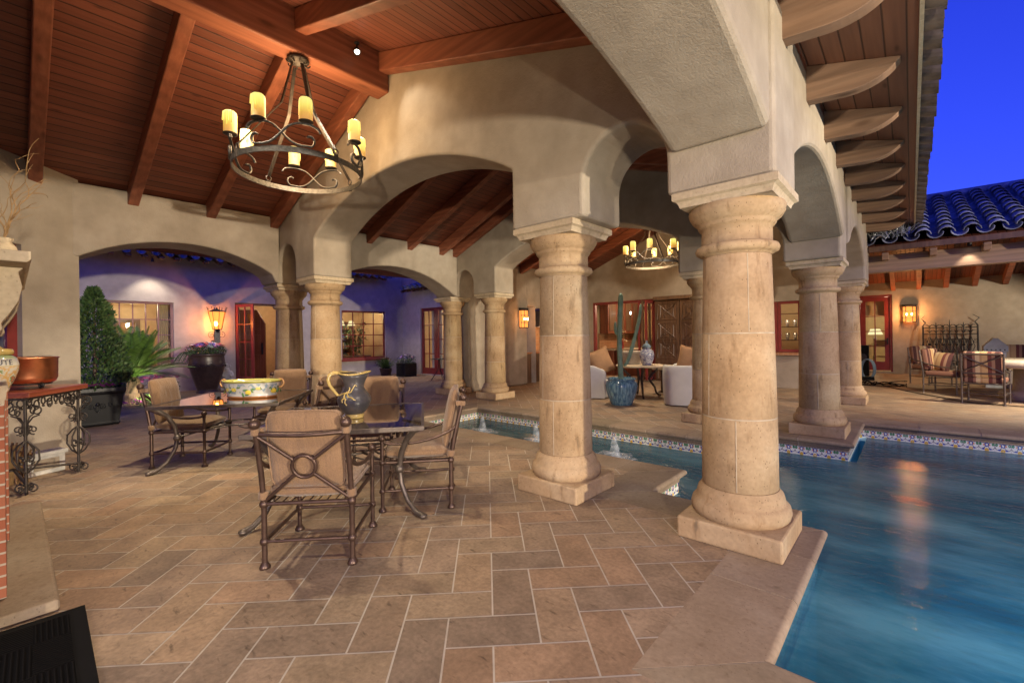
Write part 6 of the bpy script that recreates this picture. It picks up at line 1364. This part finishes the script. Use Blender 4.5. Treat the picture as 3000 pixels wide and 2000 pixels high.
dup(sc_, (.58, 14.35, 0), R(-112), 'striped cushion chair turned sideways at the left of the stone table'); dup(sc_, (.38, 16.55, 0), R(-140), 'striped cushion chair farthest back, beneath the iron gate')
plw = pillow('plump striped pillow on the sideways chair left of the stone table', (.50, 14.42, .72), (R(-14), R(5), R(-40)), .48, None); plw.data.materials.clear(); plw.data.materials.append(STRIPE)
stb = thing('stone_table', 'thick round rough stone table with block base among the striped chairs', 'table', (1.95, 13.95, 0)); MB().lathe([(.0, .68), (1.02, .68), (1.05, .70), (1.05, .80), (1.03, .82), (0, .82)], n=44, fn=lambda a, r, z: r * (1 + .006 * math.sin(17 * a))).build('table_top', GREYSTONE, stb); MB().lathe([(.56, 0), (.58, .03), (.58, .14), (.54, .17), (.38, .18), (.36, .68)], n=30, fn=lambda a, r, z: r * (1 + .01 * math.sin(13 * a))).build('base', GREYSTONE, stb)
bn = thing('striped_bench', 'long bench with striped back cushions behind the stone table', 'bench', (3.0, 16.3, 0)); MB().box((0, 0, .24), (2.6, .6, .42)).build('seat', GREYSTONE, bn, .02); MB().box((0, .02, .51), (2.5, .55, .11)).build('seat_cushion', STRIPE, bn, .03, 3); MB().box((0, .26, .82), (2.5, .14, .5)).build('back_cushion', STRIPE, bn, .04, 3)
ov = thing('gabled_stone_box', 'grey stone pedestal box with a shaped gable top behind the stone table', 'pedestal', (1.56, 16.4, 0)); MB().box((0, 0, .45), (.36, .30, .9)).build('body', plain('blue grey stone', (.34, .35, .37), .8, 0, .2), ov, .006); MB().prism([(-.21, .90), (.21, .90), (.21, 1.03), (.16, 1.10), (.10, 1.16), (.04, 1.24), (-.04, 1.24), (-.10, 1.16), (-.16, 1.10), (-.21, 1.03)], lambda u, v, w_: (u, w_, v), -.18, .18).build('gable_top', plain('blue grey cap', (.26, .27, .29), .8, 0, .2), ov, .008)
m = MB()
for k in range(5): m.ball((-.15 + k * .075, -.185, .95), .016, 6)
m.build('studs', DARKIRON, ov)
# loose cables
m = MB(); rb_ = random.Random(14)
for k in range(9):
    p = Vector((-.9 + rb_.uniform(-.1, .2), 16.0 + rb_.uniform(-.4, .4), .02)); a = rb_.uniform(0, 6.28); pts = []
    for i in range(40): a += rb_.uniform(-.5, .6); p = p + Vector((math.cos(a) * .07 + .006, math.sin(a) * .07, 0)); p.z = max(.012, .02 + .10 * abs(math.sin(i * .35 + k)) * (k % 3 == 0)); p.x = min(max(p.x, -1.1), -.1); p.y = min(max(p.y, 15.2), 16.9); pts.append(p.copy())
    m.tube(pts, .011, 5)
tag(m.build('cable_tangle', BLACK), 'tangle of black cables on the floor past the last column', 'cables')
m = MB().tube(bez((-.6, 15.6, .012), (-.2, 14.2, .012), (.3, 13.7, .012), (.6, 13.0, .012), 16) + bez((.6, 13.0, .012), (.9, 12.4, .012), (1.6, 12.7, .012), (2.6, 12.2, .012), 14)[1:], .009, 5)
tag(m.build('extension_cord', BLACK), 'single dark extension cord snaking under the striped chairs', 'cord')
hs = thing('cable_reel', 'blue grey coiled hose standing against the last column', 'hose reel', (-1.0, 17.0, 0)); m = MB()
for k in range(5): m.tube([(.16 * math.cos(a * .393) + k * .012, k * .03, .32 + .30 * math.sin(a * .393)) for a in range(16)], .014, 6, True)
m.build('coil', plain('blue grey hose', (.10, .14, .17), .5), hs); MB().box((0, .05, .05), (.35, .2, .1)).build('base', BLACK, hs)
spk = thing('black_speaker', 'tall black loudspeaker box before the ramada door', 'speaker', (-1.18, 18.6, 0)); MB().box((0, 0, .5), (.30, .30, 1.0)).build('cabinet', BLACK, spk, .01); MB().lathe([(.0, 0), (.1, .0), (.11, .01)], (0, 0, 0), 16).build('cone', DARKIRON, spk, loc=(0, -.152, .62)).rotation_euler = (R(90), 0, 0)
# steel bird spikes in the roof valley
m = MB(); rb_ = random.Random(19)
for k in range(150):
    x, y = rb_.uniform(-.62, .02), rb_.uniform(11.38, 11.9); a = rb_.uniform(0, 6.28); e = rb_.uniform(.5, 1.4); L = rb_.uniform(.14, .28); z = 3.17 + .4 * (y - 11.46) + .12
    m.tube([(x, y, z), (x + L * math.cos(a) * math.cos(e), y + L * math.sin(a) * math.cos(e), z + L * math.sin(e))], [.006, .003], 4)
tag(m.build('bird_spikes', plain('galvanised steel', (.5, .52, .55), .35, .8)), 'bristling steel bird spikes in the valley between the two tiled eaves', 'bird spikes')
lamp('SPOT', (2.2, 12.3, 2.6), 800, CREAM, .08, (.9, 13.0, 0), 125, .7, 'ramada_spotlight'); lamp('SPOT', (3.2, 17.5, 3.2), 330, CREAM, .06, (.3, 19.5, .6), 100, .6, 'ramada_spotlight')
